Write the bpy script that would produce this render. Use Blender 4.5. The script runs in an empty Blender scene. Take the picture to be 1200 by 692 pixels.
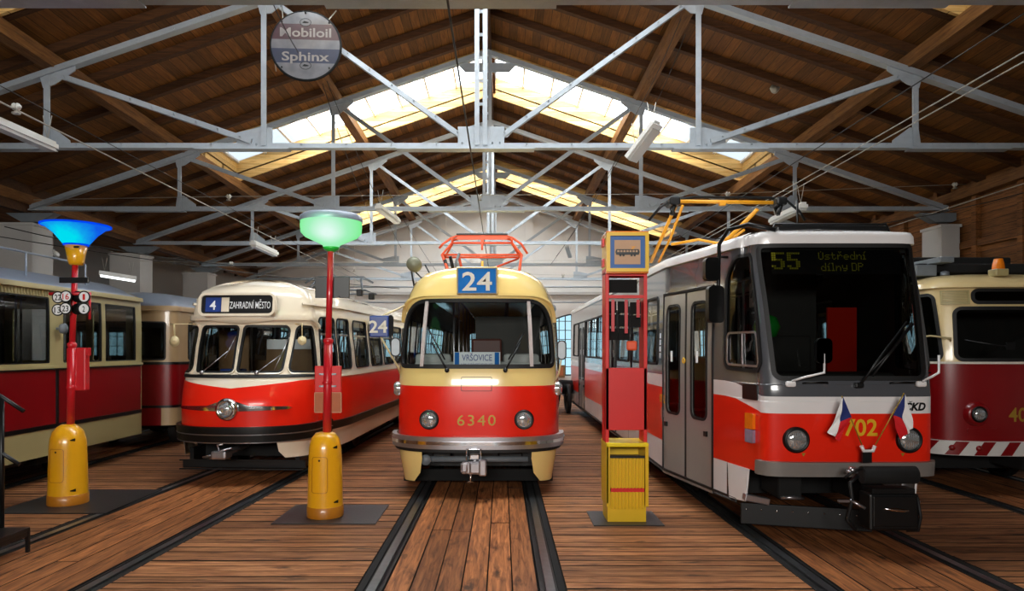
import bpy, bmesh, math, random
from mathutils import Vector, Matrix
from math import sin, cos, pi, radians, hypot, sqrt
random.seed(7)
SC = bpy.context.scene
COL = SC.collection
EYE = 1.952
FPX = 800.0
VX, VY = 588.0, 408.0

def at(px, py, d):
    """world point that the photo shows at pixel (px,py), d metres in front of the camera"""
    return Vector(((px - VX) / FPX * d, d, EYE + (VY - py) / FPX * d))

# ------------------------------------------------------------------ materials
def _mat(name):
    m = bpy.data.materials.new(name); m.use_nodes = True
    nt = m.node_tree; nt.nodes.clear()
    out = nt.nodes.new('ShaderNodeOutputMaterial')
    return m, nt, out

def lin(c):
    return tuple((x / 12.92 if x <= .04045 else ((x + .055) / 1.055) ** 2.4) for x in c)

def H(h):
    h = h.lstrip('#')
    return lin(tuple(int(h[i:i + 2], 16) / 255 for i in (0, 2, 4)))

def paint(name, col, rough=.4, metal=0., coat=0., var=.12, scale=6., bump=0., bscale=40., spec=.5, coords='Object'):
    m, nt, out = _mat(name)
    N = nt.nodes; Lk = nt.links
    b = N.new('ShaderNodeBsdfPrincipled')
    b.inputs['Roughness'].default_value = rough
    b.inputs['Metallic'].default_value = metal
    b.inputs['Coat Weight'].default_value = coat
    b.inputs['Coat Roughness'].default_value = .06
    b.inputs['Specular IOR Level'].default_value = spec
    tc = N.new('ShaderNodeTexCoord')
    nz = N.new('ShaderNodeTexNoise'); nz.inputs['Scale'].default_value = scale; nz.inputs['Detail'].default_value = 5
    Lk.new(tc.outputs[coords], nz.inputs['Vector'])
    mx = N.new('ShaderNodeMix'); mx.data_type = 'RGBA'
    mx.inputs[6].default_value = tuple(max(0, c * (1 - var)) for c in col) + (1,)
    mx.inputs[7].default_value = tuple(min(1, c * (1 + var)) for c in col) + (1,)
    Lk.new(nz.outputs['Fac'], mx.inputs[0])
    Lk.new(mx.outputs[2], b.inputs['Base Color'])
    if bump:
        n2 = N.new('ShaderNodeTexNoise'); n2.inputs['Scale'].default_value = bscale; n2.inputs['Detail'].default_value = 4
        Lk.new(tc.outputs[coords], n2.inputs['Vector'])
        bp = N.new('ShaderNodeBump'); bp.inputs['Strength'].default_value = bump; bp.inputs['Distance'].default_value = .01
        Lk.new(n2.outputs['Fac'], bp.inputs['Height']); Lk.new(bp.outputs[0], b.inputs['Normal'])
    Lk.new(b.outputs[0], out.inputs[0])
    return m

def emit(name, col, strength, col2=None, axis='Z'):
    m, nt, out = _mat(name)
    N = nt.nodes; Lk = nt.links
    e = N.new('ShaderNodeEmission'); e.inputs[1].default_value = strength
    tc = N.new('ShaderNodeTexCoord'); nz = N.new('ShaderNodeTexNoise'); nz.inputs['Scale'].default_value = 9
    Lk.new(tc.outputs['Object'], nz.inputs['Vector'])
    mx = N.new('ShaderNodeMix'); mx.data_type = 'RGBA'
    c2 = col2 or tuple(c * .85 for c in col)
    mx.inputs[6].default_value = col + (1,); mx.inputs[7].default_value = c2 + (1,)
    rp = N.new('ShaderNodeMapRange'); rp.inputs[1].default_value = .38; rp.inputs[2].default_value = .62
    Lk.new(nz.outputs['Fac'], rp.inputs[0]); Lk.new(rp.outputs[0], mx.inputs[0])
    Lk.new(mx.outputs[2], e.inputs[0]); Lk.new(e.outputs[0], out.inputs[0])
    return m

def glass(name, tint, refl=.08, rough=.02, dirt=0.0):
    """window pane: tinted see-through layer under a clear reflection"""
    m, nt, out = _mat(name)
    N = nt.nodes; Lk = nt.links
    t = N.new('ShaderNodeBsdfTransparent'); t.inputs[0].default_value = tint + (1,)
    g = N.new('ShaderNodeBsdfGlossy'); g.inputs['Roughness'].default_value = rough
    g.inputs[0].default_value = (1, 1, 1, 1)
    fr = N.new('ShaderNodeFresnel'); fr.inputs[0].default_value = 1.5
    ad = N.new('ShaderNodeMath'); ad.operation = 'ADD'; ad.use_clamp = True
    ad.inputs[1].default_value = refl
    Lk.new(fr.outputs[0], ad.inputs[0])
    mix = N.new('ShaderNodeMixShader')
    Lk.new(ad.outputs[0], mix.inputs[0]); Lk.new(t.outputs[0], mix.inputs[1]); Lk.new(g.outputs[0], mix.inputs[2])
    last = mix
    if dirt:
        d = N.new('ShaderNodeBsdfDiffuse'); d.inputs[0].default_value = (.6, .62, .62, 1)
        tc = N.new('ShaderNodeTexCoord'); nz = N.new('ShaderNodeTexNoise'); nz.inputs['Scale'].default_value = 3
        Lk.new(tc.outputs['Object'], nz.inputs['Vector'])
        mm = N.new('ShaderNodeMath'); mm.operation = 'MULTIPLY'; mm.inputs[1].default_value = dirt
        Lk.new(nz.outputs['Fac'], mm.inputs[0])
        m2 = N.new('ShaderNodeMixShader'); Lk.new(mm.outputs[0], m2.inputs[0])
        Lk.new(mix.outputs[0], m2.inputs[1]); Lk.new(d.outputs[0], m2.inputs[2]); last = m2
    Lk.new(last.outputs[0], out.inputs[0])
    return m

def boards(name, c1, c2, c3, grain_axis='X', board_axis=None, width=.12, gap=.05, rough=.6, tone_attr=False, stain=.5, spec=.3):
    """timber: long grain, knots, a tone for each board; with width given the boards are drawn by the material"""
    m, nt, out = _mat(name)
    N = nt.nodes; Lk = nt.links
    b = N.new('ShaderNodeBsdfPrincipled'); b.inputs['Roughness'].default_value = rough
    b.inputs['Specular IOR Level'].default_value = spec
    tc = N.new('ShaderNodeTexCoord')
    mp = N.new('ShaderNodeMapping')
    sc = {'X': (1.0, 14, 14), 'Y': (14, 1.0, 14), 'Z': (14, 14, 1.0)}[grain_axis]
    mp.inputs['Scale'].default_value = sc
    Lk.new(tc.outputs['Object'], mp.inputs[0])
    sep = N.new('ShaderNodeSeparateXYZ'); Lk.new(tc.outputs['Object'], sep.inputs[0])
    if tone_attr:
        at_ = N.new('ShaderNodeAttribute'); at_.attribute_name = 'tone'; tone = at_.outputs['Fac']
        gapfac = None
    else:
        dv = N.new('ShaderNodeMath'); dv.operation = 'DIVIDE'; dv.inputs[1].default_value = width
        Lk.new(sep.outputs[board_axis], dv.inputs[0])
        fl = N.new('ShaderNodeMath'); fl.operation = 'FLOOR'; Lk.new(dv.outputs[0], fl.inputs[0])
        wn = N.new('ShaderNodeTexWhiteNoise'); wn.noise_dimensions = '1D'; Lk.new(fl.outputs[0], wn.inputs['W'])
        tone = wn.outputs['Value']
        fr = N.new('ShaderNodeMath'); fr.operation = 'FRACT'; Lk.new(dv.outputs[0], fr.inputs[0])
        gp = N.new('ShaderNodeMath'); gp.operation = 'LESS_THAN'; gp.inputs[1].default_value = gap
        Lk.new(fr.outputs[0], gp.inputs[0]); gapfac = gp.outputs[0]
    # shift the grain per board so it does not run across the joints
    sh = N.new('ShaderNodeMath'); sh.operation = 'MULTIPLY'; sh.inputs[1].default_value = 37.0; Lk.new(tone, sh.inputs[0])
    cb = N.new('ShaderNodeCombineXYZ')
    for k in range(3): Lk.new(sh.outputs[0], cb.inputs[k])
    va = N.new('ShaderNodeVectorMath'); va.operation = 'ADD'; Lk.new(mp.outputs[0], va.inputs[0]); Lk.new(cb.outputs[0], va.inputs[1])
    nz = N.new('ShaderNodeTexNoise'); nz.inputs['Scale'].default_value = 2.2; nz.inputs['Detail'].default_value = 8
    nz.inputs['Roughness'].default_value = .62; nz.inputs['Distortion'].default_value = .6
    Lk.new(va.outputs[0], nz.inputs['Vector'])
    r = N.new('ShaderNodeValToRGB')
    r.color_ramp.elements[0].position = .3; r.color_ramp.elements[0].color = c3 + (1,)
    r.color_ramp.elements[1].position = .68; r.color_ramp.elements[1].color = c1 + (1,)
    e = r.color_ramp.elements.new(.48); e.color = c2 + (1,)
    Lk.new(nz.outputs['Fac'], r.inputs[0])
    tn = N.new('ShaderNodeMapRange'); tn.inputs[3].default_value = .6; tn.inputs[4].default_value = 1.22
    Lk.new(tone, tn.inputs[0])
    hv = N.new('ShaderNodeHueSaturation'); Lk.new(r.outputs[0], hv.inputs['Color']); Lk.new(tn.outputs[0], hv.inputs['Value'])
    # knots / stains
    n3 = N.new('ShaderNodeTexNoise'); n3.inputs['Scale'].default_value = 1.3; n3.inputs['Detail'].default_value = 6
    mp3 = N.new('ShaderNodeMapping'); mp3.inputs['Scale'].default_value = {'X': (2.2, 7, 7), 'Y': (7, 2.2, 7), 'Z': (7, 7, 2.2)}[grain_axis]
    va3 = N.new('ShaderNodeVectorMath'); va3.operation = 'ADD'
    Lk.new(tc.outputs['Object'], mp3.inputs[0]); Lk.new(mp3.outputs[0], va3.inputs[0]); Lk.new(cb.outputs[0], va3.inputs[1])
    Lk.new(va3.outputs[0], n3.inputs['Vector'])
    mr = N.new('ShaderNodeMapRange'); mr.inputs[1].default_value = .60; mr.inputs[2].default_value = .74
    mr.inputs[3].default_value = 0; mr.inputs[4].default_value = stain
    Lk.new(n3.outputs['Fac'], mr.inputs[0])
    mx = N.new('ShaderNodeMix'); mx.data_type = 'RGBA'; mx.inputs[7].default_value = tuple(c * .22 for c in c3) + (1,)
    Lk.new(mr.outputs[0], mx.inputs[0]); Lk.new(hv.outputs[0], mx.inputs[6])
    last = mx.outputs[2]
    bp = N.new('ShaderNodeBump'); bp.inputs['Strength'].default_value = .25; bp.inputs['Distance'].default_value = .004
    Lk.new(nz.outputs['Fac'], bp.inputs['Height'])
    if gapfac is not None:
        m2 = N.new('ShaderNodeMix'); m2.data_type = 'RGBA'; m2.inputs[7].default_value = tuple(c * .12 for c in c3) + (1,)
        Lk.new(gapfac, m2.inputs[0]); Lk.new(last, m2.inputs[6]); last = m2.outputs[2]
    Lk.new(last, b.inputs['Base Color']); Lk.new(bp.outputs[0], b.inputs['Normal'])
    Lk.new(b.outputs[0], out.inputs[0])
    return m

M = {}
M['deck'] = boards('floor_boards', H('bd8458'), H('8f5c39'), H('4c2c1a'), 'X', tone_attr=True, rough=.6, spec=.2, stain=.95)
M['deck_long'] = boards('track_boards', H('c27d4b'), H('965c35'), H('5a331d'), 'Y', tone_attr=True, rough=.55, spec=.25, stain=.9)
M['roofboard'] = boards('roof_boards', H('8a5926'), H('764a1d'), H('5f3913'), 'Y', board_axis='X', width=.17, gap=.045, stain=.2, rough=.7)
M['rafter'] = boards('rafter_timber', H('68401b'), H('553213'), H('3f240c'), 'X', board_axis='Z', width=5, gap=0, stain=.2, rough=.7)
M['purlin'] = boards('purlin_timber', H('a5713a'), H('875828'), H('603b18'), 'Y', board_axis='Z', width=5, gap=0, stain=.3, rough=.65)
M['curb'] = boards('skylight_pine', H('efc987'), H('e3b66c'), H('c4924c'), 'X', board_axis='Z', width=.13, gap=.03, stain=.15, rough=.6)
M['wallboard'] = boards('wall_boards', H('94602e'), H('7a4c22'), H('563213'), 'Y', board_axis='Z', width=.16, gap=.06, stain=.35, rough=.7)
M['steel'] = paint('grey_painted_steel', H('a3abb2'), .42, .1, var=.15, scale=9, bump=.15)
M['steel_dark'] = paint('dark_grey_steel', H('70777d'), .5, .1, var=.15, scale=9)
M['rail'] = paint('rail_steel', H('6d7073'), .32, .85, var=.3, scale=14)
M['rail_side'] = paint('rail_side_steel', H('1e1c1b'), .6, .3, var=.3, scale=14)
M['plaster'] = paint('white_plaster', H('dcd8d2'), .85, var=.07, scale=1.6, bump=.2, bscale=25)
M['plaster_grey'] = paint('grey_plaster', H('b4b1ad'), .85, var=.08, scale=2.2, bump=.2, bscale=25)
M['pit'] = paint('dark_earth', H('14110f'), .95)
M['black'] = paint('black_paint', H('0b0c0d'), .38, .1, var=.2)
M['blackmat'] = paint('black_matt', H('090909'), .9, var=.2)
M['rubber'] = paint('black_rubber', H('080809'), .6, var=.2)
M['rubbermat'] = paint('rubber_mat', H('1c1c1e'), .42, var=.25, bump=.2)
M['chrome'] = paint('chrome', H('dcdfe2'), .12, 1., var=.04)
M['alu'] = paint('aluminium', H('b7b4b8'), .3, .9, var=.08)
M['white'] = paint('white_paint', H('e4e2df'), .35, coat=.4, var=.04)
M['wire'] = paint('wire_metal', H('a9a59c'), .5, .5)
M['wire_dark'] = paint('dark_wire', H('33302e'), .6, .4)
M['ceramic'] = paint('white_ceramic', H('c8c5bd'), .3, coat=.4)

# ------------------------------------------------------------------ mesh helpers
def B(): return bmesh.new()

def box(bm, c, s, R=None, mi=0, bev=0.):
    before = len(bm.faces)
    g = bmesh.ops.create_cube(bm, size=1)
    vs = g['verts']
    for v in vs:
        p = Vector((v.co.x * s[0], v.co.y * s[1], v.co.z * s[2]))
        if R is not None: p = R @ p
        v.co = p + Vector(c)
    fs = list({f for v in vs for f in v.link_faces})
    for f in fs: f.material_index = mi
    if bev:
        es = list({e for v in vs for e in v.link_edges})
        r = bmesh.ops.bevel(bm, geom=es, offset=bev, segments=2, affect='EDGES', profile=.5)
        for f in r['faces']: f.material_index = mi
    return vs

def hexa(bm, p, mi=0):
    """p: 8 points, bottom loop 0-3 then top loop 4-7"""
    v = [bm.verts.new(q) for q in p]
    for idx in ((3, 2, 1, 0), (4, 5, 6, 7), (0, 1, 5, 4), (1, 2, 6, 5), (2, 3, 7, 6), (3, 0, 4, 7)):
        f = bm.faces.new([v[i] for i in idx]); f.material_index = mi
    return v

def beam(bm, p0, p1, w, h, up=(0, 0, 1), mi=0, prof='box'):
    """a bar from p0 to p1, w across and h along 'up'; prof 'L'/'C' gives an angle or channel section"""
    p0 = Vector(p0); p1 = Vector(p1); d = (p1 - p0).normalized(); up = Vector(up)
    s = d.cross(up)
    if s.length < 1e-5: s = d.cross(Vector((0, 1, 0)))
    s.normalize(); u = s.cross(d).normalized()
    def bar(a0, a1, b0, b1):
        pts = []
        for e in (p0, p1):
            pts.append([e + s * a + u * b for a, b in ((a0, b0), (a1, b0), (a1, b1), (a0, b1))])
        a, b = pts
        hexa(bm, [a[0], a[1], b[1], b[0], a[3], a[2], b[2], b[3]], mi)
    t = min(w, h) * .14
    if prof == 'box': bar(-w / 2, w / 2, -h / 2, h / 2)
    elif prof == 'L':
        bar(-w / 2, w / 2, -h / 2, -h / 2 + t); bar(-w / 2, -w / 2 + t, -h / 2 + t, h / 2)
    elif prof == 'T':
        bar(-w / 2, w / 2, -h / 2, -h / 2 + t); bar(-t, t, -h / 2 + t, h / 2)
    elif prof == 'I':
        bar(-w / 2, w / 2, -h / 2, -h / 2 + t); bar(-w / 2, w / 2, h / 2 - t, h / 2); bar(-t / 2, t / 2, -h / 2 + t, h / 2 - t)
    elif prof == 'D':   # two angles back to back with a slot
        bar(-w / 2, -w * .12, -h / 2, h / 2); bar(w * .12, w / 2, -h / 2, h / 2)

def tube(bm, pts, r, seg=8, mi=0, cap=True):
    pts = [Vector(p) for p in pts]; n = len(pts)
    rs = r if isinstance(r, (list, tuple)) else [r] * n
    rings = []; prev = None
    for i, p in enumerate(pts):
        if i == 0: t = pts[1] - p
        elif i == n - 1: t = p - pts[i - 1]
        else: t = (pts[i + 1] - p).normalized() + (p - pts[i - 1]).normalized()
        t.normalize()
        if prev is None:
            a = Vector((0, 0, 1)) if abs(t.z) < .9 else Vector((1, 0, 0))
            s = t.cross(a).normalized()
        else:
            s = prev - t * prev.dot(t); s.normalize()
        prev = s; u = t.cross(s)
        rings.append([bm.verts.new(p + (s * cos(2 * pi * k / seg) + u * sin(2 * pi * k / seg)) * rs[i]) for k in range(seg)])
    for a, b in zip(rings, rings[1:]):
        for k in range(seg):
            f = bm.faces.new((a[k], a[(k + 1) % seg], b[(k + 1) % seg], b[k])); f.material_index = mi; f.smooth = True
    if cap:
        f = bm.faces.new(rings[0][::-1]); f.material_index = mi
        f = bm.faces.new(rings[-1]); f.material_index = mi

def lathe(bm, prof, seg=24, origin=(0, 0, 0), axis='Z', mi=0, closed=False):
    """prof: (radius, height) pairs"""
    o = Vector(origin)
    def P(r, h, a):
        x, y = r * cos(a), r * sin(a)
        return o + (Vector((x, y, h)) if axis == 'Z' else Vector((x, -h, y)) if axis == 'Y' else Vector((h, x, y)))
    rings = []
    for r, h in prof:
        if r < 1e-6: rings.append([bm.verts.new(P(0, h, 0))])
        else: rings.append([bm.verts.new(P(r, h, 2 * pi * k / seg)) for k in range(seg)])
    for a, b in zip(rings, rings[1:]):
        for k in range(seg):
            k2 = (k + 1) % seg
            if len(a) == 1 and len(b) == 1: continue
            if len(a) == 1: q = (a[0], b[k2], b[k])
            elif len(b) == 1: q = (a[k], a[k2], b[0])
            else: q = (a[k], a[k2], b[k2], b[k])
            f = bm.faces.new(q); f.material_index = mi; f.smooth = True

def obj(name, bm, mats, parent=None, loc=(0, 0, 0), smooth=False, rz=0.):
    me = bpy.data.meshes.new(name)
    bmesh.ops.recalc_face_normals(bm, faces=bm.faces)
    bm.to_mesh(me); bm.free()
    if not isinstance(mats, (list, tuple)): mats = [mats]
    for m in mats: me.materials.append(M[m] if isinstance(m, str) else m)
    if smooth:
        for p in me.polygons: p.use_smooth = True
    o = bpy.data.objects.new(name, me); COL.objects.link(o)
    o.location = loc; o.rotation_euler[2] = rz
    if parent is not None: o.parent = parent
    return o

def thing(name, label, cat, loc=(0, 0, 0), rz=0., group=None, kind=None):
    o = bpy.data.objects.new(name, None); COL.objects.link(o)
    o.location = loc; o.rotation_euler[2] = rz; o.empty_display_size = .2
    return tag(o, label, cat, group, kind)

def tag(o, label=None, cat=None, group=None, kind=None):
    if label: o['label'] = label
    if cat: o['category'] = cat
    if group: o['group'] = group
    if kind: o['kind'] = kind
    return o

def copy_tree(o, parent=None):
    c = o.copy(); COL.objects.link(c)
    if parent is not None: c.parent = parent
    for ch in list(CH(o)): copy_tree(ch, c)
    return c

def CH(o): return [x for x in bpy.data.objects if x.parent == o]

# ------------------------------------------------------------------ 2D shapes laid on curved surfaces
def pchip(xs, ys, x):
    n = len(xs)
    if x <= xs[0]: return ys[0]
    if x >= xs[-1]: return ys[-1]
    d = [(ys[i + 1] - ys[i]) / (xs[i + 1] - xs[i]) for i in range(n - 1)]
    def slope(i):
        if i == 0: return d[0]
        if i == n - 1: return d[-1]
        if d[i - 1] * d[i] <= 0: return 0.
        return 2 * d[i - 1] * d[i] / (d[i - 1] + d[i])
    i = 0
    while xs[i + 1] < x: i += 1
    h = xs[i + 1] - xs[i]; t = (x - xs[i]) / h
    return ((2 * t ** 3 - 3 * t * t + 1) * ys[i] + (t ** 3 - 2 * t * t + t) * h * slope(i)
            + (-2 * t ** 3 + 3 * t * t) * ys[i + 1] + (t ** 3 - t * t) * h * slope(i + 1))

class Surf:
    def N(s, u, v):
        e = .004
        a = s.S(u + e, v) - s.S(u - e, v); b = s.S(u, v + e) - s.S(u, v - e)
        n = a.cross(b)
        if n.length < 1e-9: return Vector((0, 0, 1))
        return n.normalized()
    def ulines(s, a, b): return []
    def vlines(s, a, b): return []

class Plane(Surf):
    def __init__(s, o, ux, uz):
        s.o = Vector(o); s.ux = Vector(ux).normalized(); s.uz = Vector(uz).normalized(); s.n = s.ux.cross(s.uz)
    def S(s, u, v): return s.o + s.ux * u + s.uz * v
    def N(s, u, v): return s.n

class Shell(Surf):
    """tram body: u runs round the plan from the nose centre (negative = left), v climbs the wall then the roof"""
    def __init__(s, W0, W, taper, L, n, prof, length, D=1.0, ease=True, cf=0.):
        s.cf = cf
        s.W0, s.W, s.taper, s.L, s.n, s.prof, s.length, s.D, s.ease = W0, W, taper, L, n, prof, length, D, ease
        s.cols = list(zip(*prof)); s._c = {}
        s.tab = []; acc = 0; px = (0, 0)
        K = 400
        for k in range(K + 1):
            t = (k / K) ** 1.0 * pi / 2
            x = W0 * sin(t) ** (2 / n); y = L * (1 - max(0, cos(t)) ** (2 / n))
            if k: acc += hypot(x - px[0], y - px[1])
            px = (x, y); s.tab.append((acc, x, y))
        s.Uc = acc
    def pf(s, v):
        k = round(v, 4)
        if k not in s._c:
            c = s.cols; s._c[k] = tuple(pchip(c[0], c[j], v) for j in (1, 2, 3))
        return s._c[k]
    def outline(s, u):
        a = abs(u)
        if a <= s.Uc:
            lo, hi = 0, len(s.tab) - 1
            while hi - lo > 1:
                m = (lo + hi) // 2
                if s.tab[m][0] <= a: lo = m
                else: hi = m
            f = (a - s.tab[lo][0]) / max(1e-9, s.tab[hi][0] - s.tab[lo][0])
            return s.tab[lo][1] + f * (s.tab[hi][1] - s.tab[lo][1]), s.tab[lo][2] + f * (s.tab[hi][2] - s.tab[lo][2])
        y = s.L + a - s.Uc
        t = min(1, (y - s.L) / s.taper) if s.taper > 0 else 1
        if s.ease: t = sin(t * pi / 2)
        return s.W0 + (s.W - s.W0) * t, y
    def S(s, u, v):
        x, y = s.outline(u); z, es, ef = s.pf(v)
        k = max(0, 1 - es / s.W)
        q = min(1, y / s.L); f = 1 - s.cf * q * q * (3 - 2 * q)
        if y > s.L: g = max(0, 1 - (y - s.L) / s.D); f *= g * g * (3 - 2 * g)
        yy = y + ef * f
        return Vector((math.copysign(x * k, u) if u else 0., yy, z))
    def U(s, y):            # u of a point on the right side, y metres behind the nose
        return y - s.L + s.Uc
    def Ux(s, x):           # u of a point on the nose, x from the centre
        a = abs(x)
        for i in range(len(s.tab) - 1):
            if s.tab[i + 1][1] >= a:
                f = (a - s.tab[i][1]) / max(1e-9, s.tab[i + 1][1] - s.tab[i][1])
                return math.copysign(s.tab[i][0] + f * (s.tab[i + 1][0] - s.tab[i][0]), x)
        return math.copysign(s.Uc, x)
    def ulines(s, a, b):
        r = []; x = -s.length - 2
        lim = s.Uc + s.taper
        x = -lim
        while x <= lim:
            r.append(x); x += .07 if abs(x) < s.Uc + .15 else .18
        for k in range(int(s.length)): r += [lim + k * 1.5, -lim - k * 1.5]
        r += [s.Uc, -s.Uc]
        return [q for q in r if a < q < b]
    def vlines(s, a, b):
        c = s.cols[0]; r = list(c[1:-1])
        for p, q in zip(c, c[1:]):
            k = max(1, int((q - p) / .12)) if (abs(pchip(c, s.cols[2], (p + q) / 2)) > .0 or s.cols[3] ) else 1
            for j in range(1, k): r.append(p + (q - p) * j / k)
        return [q for q in r if a + 1e-3 < q < b - 1e-3]

def rpoly(pts, rad, seg=6):
    """polygon with rounded corners"""
    n = len(pts); out = []
    rs = rad if isinstance(rad, (list, tuple)) else [rad] * n
    for i in range(n):
        p = Vector(pts[i]); a = Vector(pts[i - 1]); b = Vector(pts[(i + 1) % n]); r = rs[i]
        da = (a - p); db = (b - p); la, lb = da.length, db.length; da.normalize(); db.normalize()
        if r <= 0: out.append((p.x, p.y)); continue
        ang = da.angle(db)
        t = min(r / math.tan(ang / 2), la * .49, lb * .49)
        r2 = t * math.tan(ang / 2)
        c = p + (da + db).normalized() * (r2 / sin(ang / 2))
        s0 = p + da * t; s1 = p + db * t
        a0 = math.atan2((s0 - c).y, (s0 - c).x); a1 = math.atan2((s1 - c).y, (s1 - c).x)
        d = a1 - a0
        while d > pi: d -= 2 * pi
        while d < -pi: d += 2 * pi
        for k in range(seg + 1):
            q = a0 + d * k / seg; out.append((c.x + r2 * cos(q), c.y + r2 * sin(q)))
    return out

def rect(u0, v0, u1, v1, r=0., seg=6):
    return rpoly([(u0, v0), (u1, v0), (u1, v1), (u0, v1)], r, seg)

def circ(u, v, r, n=24): return [(u + r * cos(2 * pi * k / n), v + r * sin(2 * pi * k / n)) for k in range(n)]

def grow(pts, d):
    """offset a closed polygon outwards by d"""
    n = len(pts); A = sum(pts[i][0] * pts[(i + 1) % n][1] - pts[(i + 1) % n][0] * pts[i][1] for i in range(n))
    sgn = 1 if A > 0 else -1; out = []
    for i in range(n):
        a, p, b = Vector(pts[i - 1]), Vector(pts[i]), Vector(pts[(i + 1) % n])
        e1 = (p - a); e2 = (b - p)
        if e1.length < 1e-7 or e2.length < 1e-7: e1 = b - a; e2 = e1.copy()
        e1.normalize(); e2.normalize()
        n1 = Vector((e1.y, -e1.x)) * sgn; n2 = Vector((e2.y, -e2.x)) * sgn
        m = n1 + n2
        if m.length < 1e-5: m = n1
        m.normalize(); k = d / max(.5, m.dot(n1))
        out.append((p.x + m.x * k, p.y + m.y * k))
    return out

def mesh_of_curve(cu):
    o = bpy.data.objects.new('tmp', cu)
    me = o.to_mesh()
    bm = bmesh.new(); bm.from_mesh(me)
    o.to_mesh_clear(); bpy.data.objects.remove(o); bpy.data.curves.remove(cu)
    return bm

def fill2d(outer, holes=()):
    cu = bpy.data.curves.new('tmp', 'CURVE'); cu.dimensions = '2D'; cu.fill_mode = 'BOTH'
    for pl in [outer] + list(holes):
        sp = cu.splines.new('POLY'); sp.points.add(len(pl) - 1); sp.use_cyclic_u = True
        for p, q in zip(sp.points, pl): p.co = (q[0], q[1], 0, 1)
    return mesh_of_curve(cu)

def text2d(s, h, width=None, bold=0., cx=0., cz=0., shear=0., spacing=1.0, align='C'):
    cu = bpy.data.curves.new('tmp', 'FONT'); cu.body = s; cu.size = 1; cu.fill_mode = 'FRONT'
    cu.resolution_u = 3; cu.offset = bold; cu.shear = shear; cu.space_character = spacing
    bm = mesh_of_curve(cu)
    if not bm.verts: return bm
    xs = [v.co.x for v in bm.verts]; ys = [v.co.y for v in bm.verts]
    w0 = max(xs) - min(xs)
    sy = h / .73
    sx = (width / w0) if width else sy
    mx_ = (max(xs) + min(xs)) / 2
    for v in bm.verts:
        v.co.x = (v.co.x - mx_) * sx + cx; v.co.y = (v.co.y - .365) * sy + cz; v.co.z = 0
    return bm

class PM:
    """collects patches laid on a surface as one mesh with exact normals"""
    def __init__(s): s.v = []; s.n = []; s.f = []; s.m = []; s.flat = []
    def add(s, surf, bm, off=0., mi=0, thick=0., sub=True):
        bmesh.ops.remove_doubles(bm, verts=bm.verts, dist=1e-5)
        us = [v.co.x for v in bm.verts]; vs_ = [v.co.y for v in bm.verts]
        if not us: bm.free(); return
        if sub:
            for q in surf.ulines(min(us), max(us)):
                bmesh.ops.bisect_plane(bm, geom=list(bm.verts) + list(bm.edges) + list(bm.faces), plane_co=(q, 0, 0), plane_no=(1, 0, 0), dist=1e-5)
            for q in surf.vlines(min(vs_), max(vs_)):
                bmesh.ops.bisect_plane(bm, geom=list(bm.verts) + list(bm.edges) + list(bm.faces), plane_co=(0, q, 0), plane_no=(0, 1, 0), dist=1e-5)
        bm.verts.index_update()
        base = len(s.v); nn = []
        for v in bm.verts:
            n = surf.N(v.co.x, v.co.y); p = surf.S(v.co.x, v.co.y)
            s.v.append(p + n * (off + thick)); s.n.append(n); nn.append((p, n))
        for f in bm.faces:
            idx = [base + v.index for v in f.verts]
            if f.normal.z < 0: idx.reverse()
            s.f.append(idx); s.m.append(mi)
        if thick:
            for e in bm.edges:
                if len(e.link_faces) != 1: continue
                a, b = e.verts[0], e.verts[1]
                f = e.link_faces[0]; c = f.calc_center_median()
                d = b.co - a.co; o2 = Vector((d.y, -d.x, 0))
                if o2.dot(a.co - c) < 0: o2.negate(); 
                i = len(s.v)
                (pa, na), (pb, nb) = nn[a.index], nn[b.index]
                q = [pa + na * off, pb + nb * off, pb + nb * (off + thick), pa + na * (off + thick)]
                fn = (q[1] - q[0]).cross(q[3] - q[0])
                # outward direction on the surface
                mid = (a.co + b.co) / 2; o2.normalize()
                od = surf.S(mid.x + o2.x * .003, mid.y + o2.y * .003) - surf.S(mid.x, mid.y)
                if fn.dot(od) < 0: q.reverse(); fn.negate()
                if fn.length < 1e-12: continue
                fn.normalize()
                for w in q: s.v.append(w); s.n.append(fn)
                s.f.append([i, i + 1, i + 2, i + 3]); s.m.append(mi)
        bm.free()
    def poly(s, surf, outer, holes=(), **k): s.add(surf, fill2d(outer, holes), **k)
    def ring(s, surf, inner, w, **k): s.add(surf, fill2d(grow(inner, w), [inner]), **k)
    def build(s, name, mats, parent=None, loc=(0, 0, 0)):
        me = bpy.data.meshes.new(name)
        me.from_pydata([tuple(v) for v in s.v], [], s.f)
        if not isinstance(mats, (list, tuple)): mats = [mats]
        for m in mats: me.materials.append(M[m] if isinstance(m, str) else m)
        for p, mi in zip(me.polygons, s.m): p.material_index = mi; p.use_smooth = True
        me.update()
        if len(me.vertices) == len(s.n): me.normals_split_custom_set_from_vertices([tuple(n) for n in s.n])
        o = bpy.data.objects.new(name, me); COL.objects.link(o); o.location = loc
        if parent is not None: o.parent = parent
        return o

def patch(name, surf, outer, mats, parent, holes=(), **k):
    p = PM(); p.poly(surf, outer, holes, **k); return p.build(name, mats, parent)

def lettering(name, surf, s, u, v, h, mat, parent, off=.003, sub=True, **k):
    p = PM(); p.add(surf, text2d(s, h, cx=u, cz=v, **k), off=off, sub=sub); return p.build(name, mat, parent)
SKY_E = [340, 500, 460]
SKY_X = [3.2, 5.0, 6.5]
FRONT_FILL_E = 420
WORLD_E = 1.1
EXPO = 0.08
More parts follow.
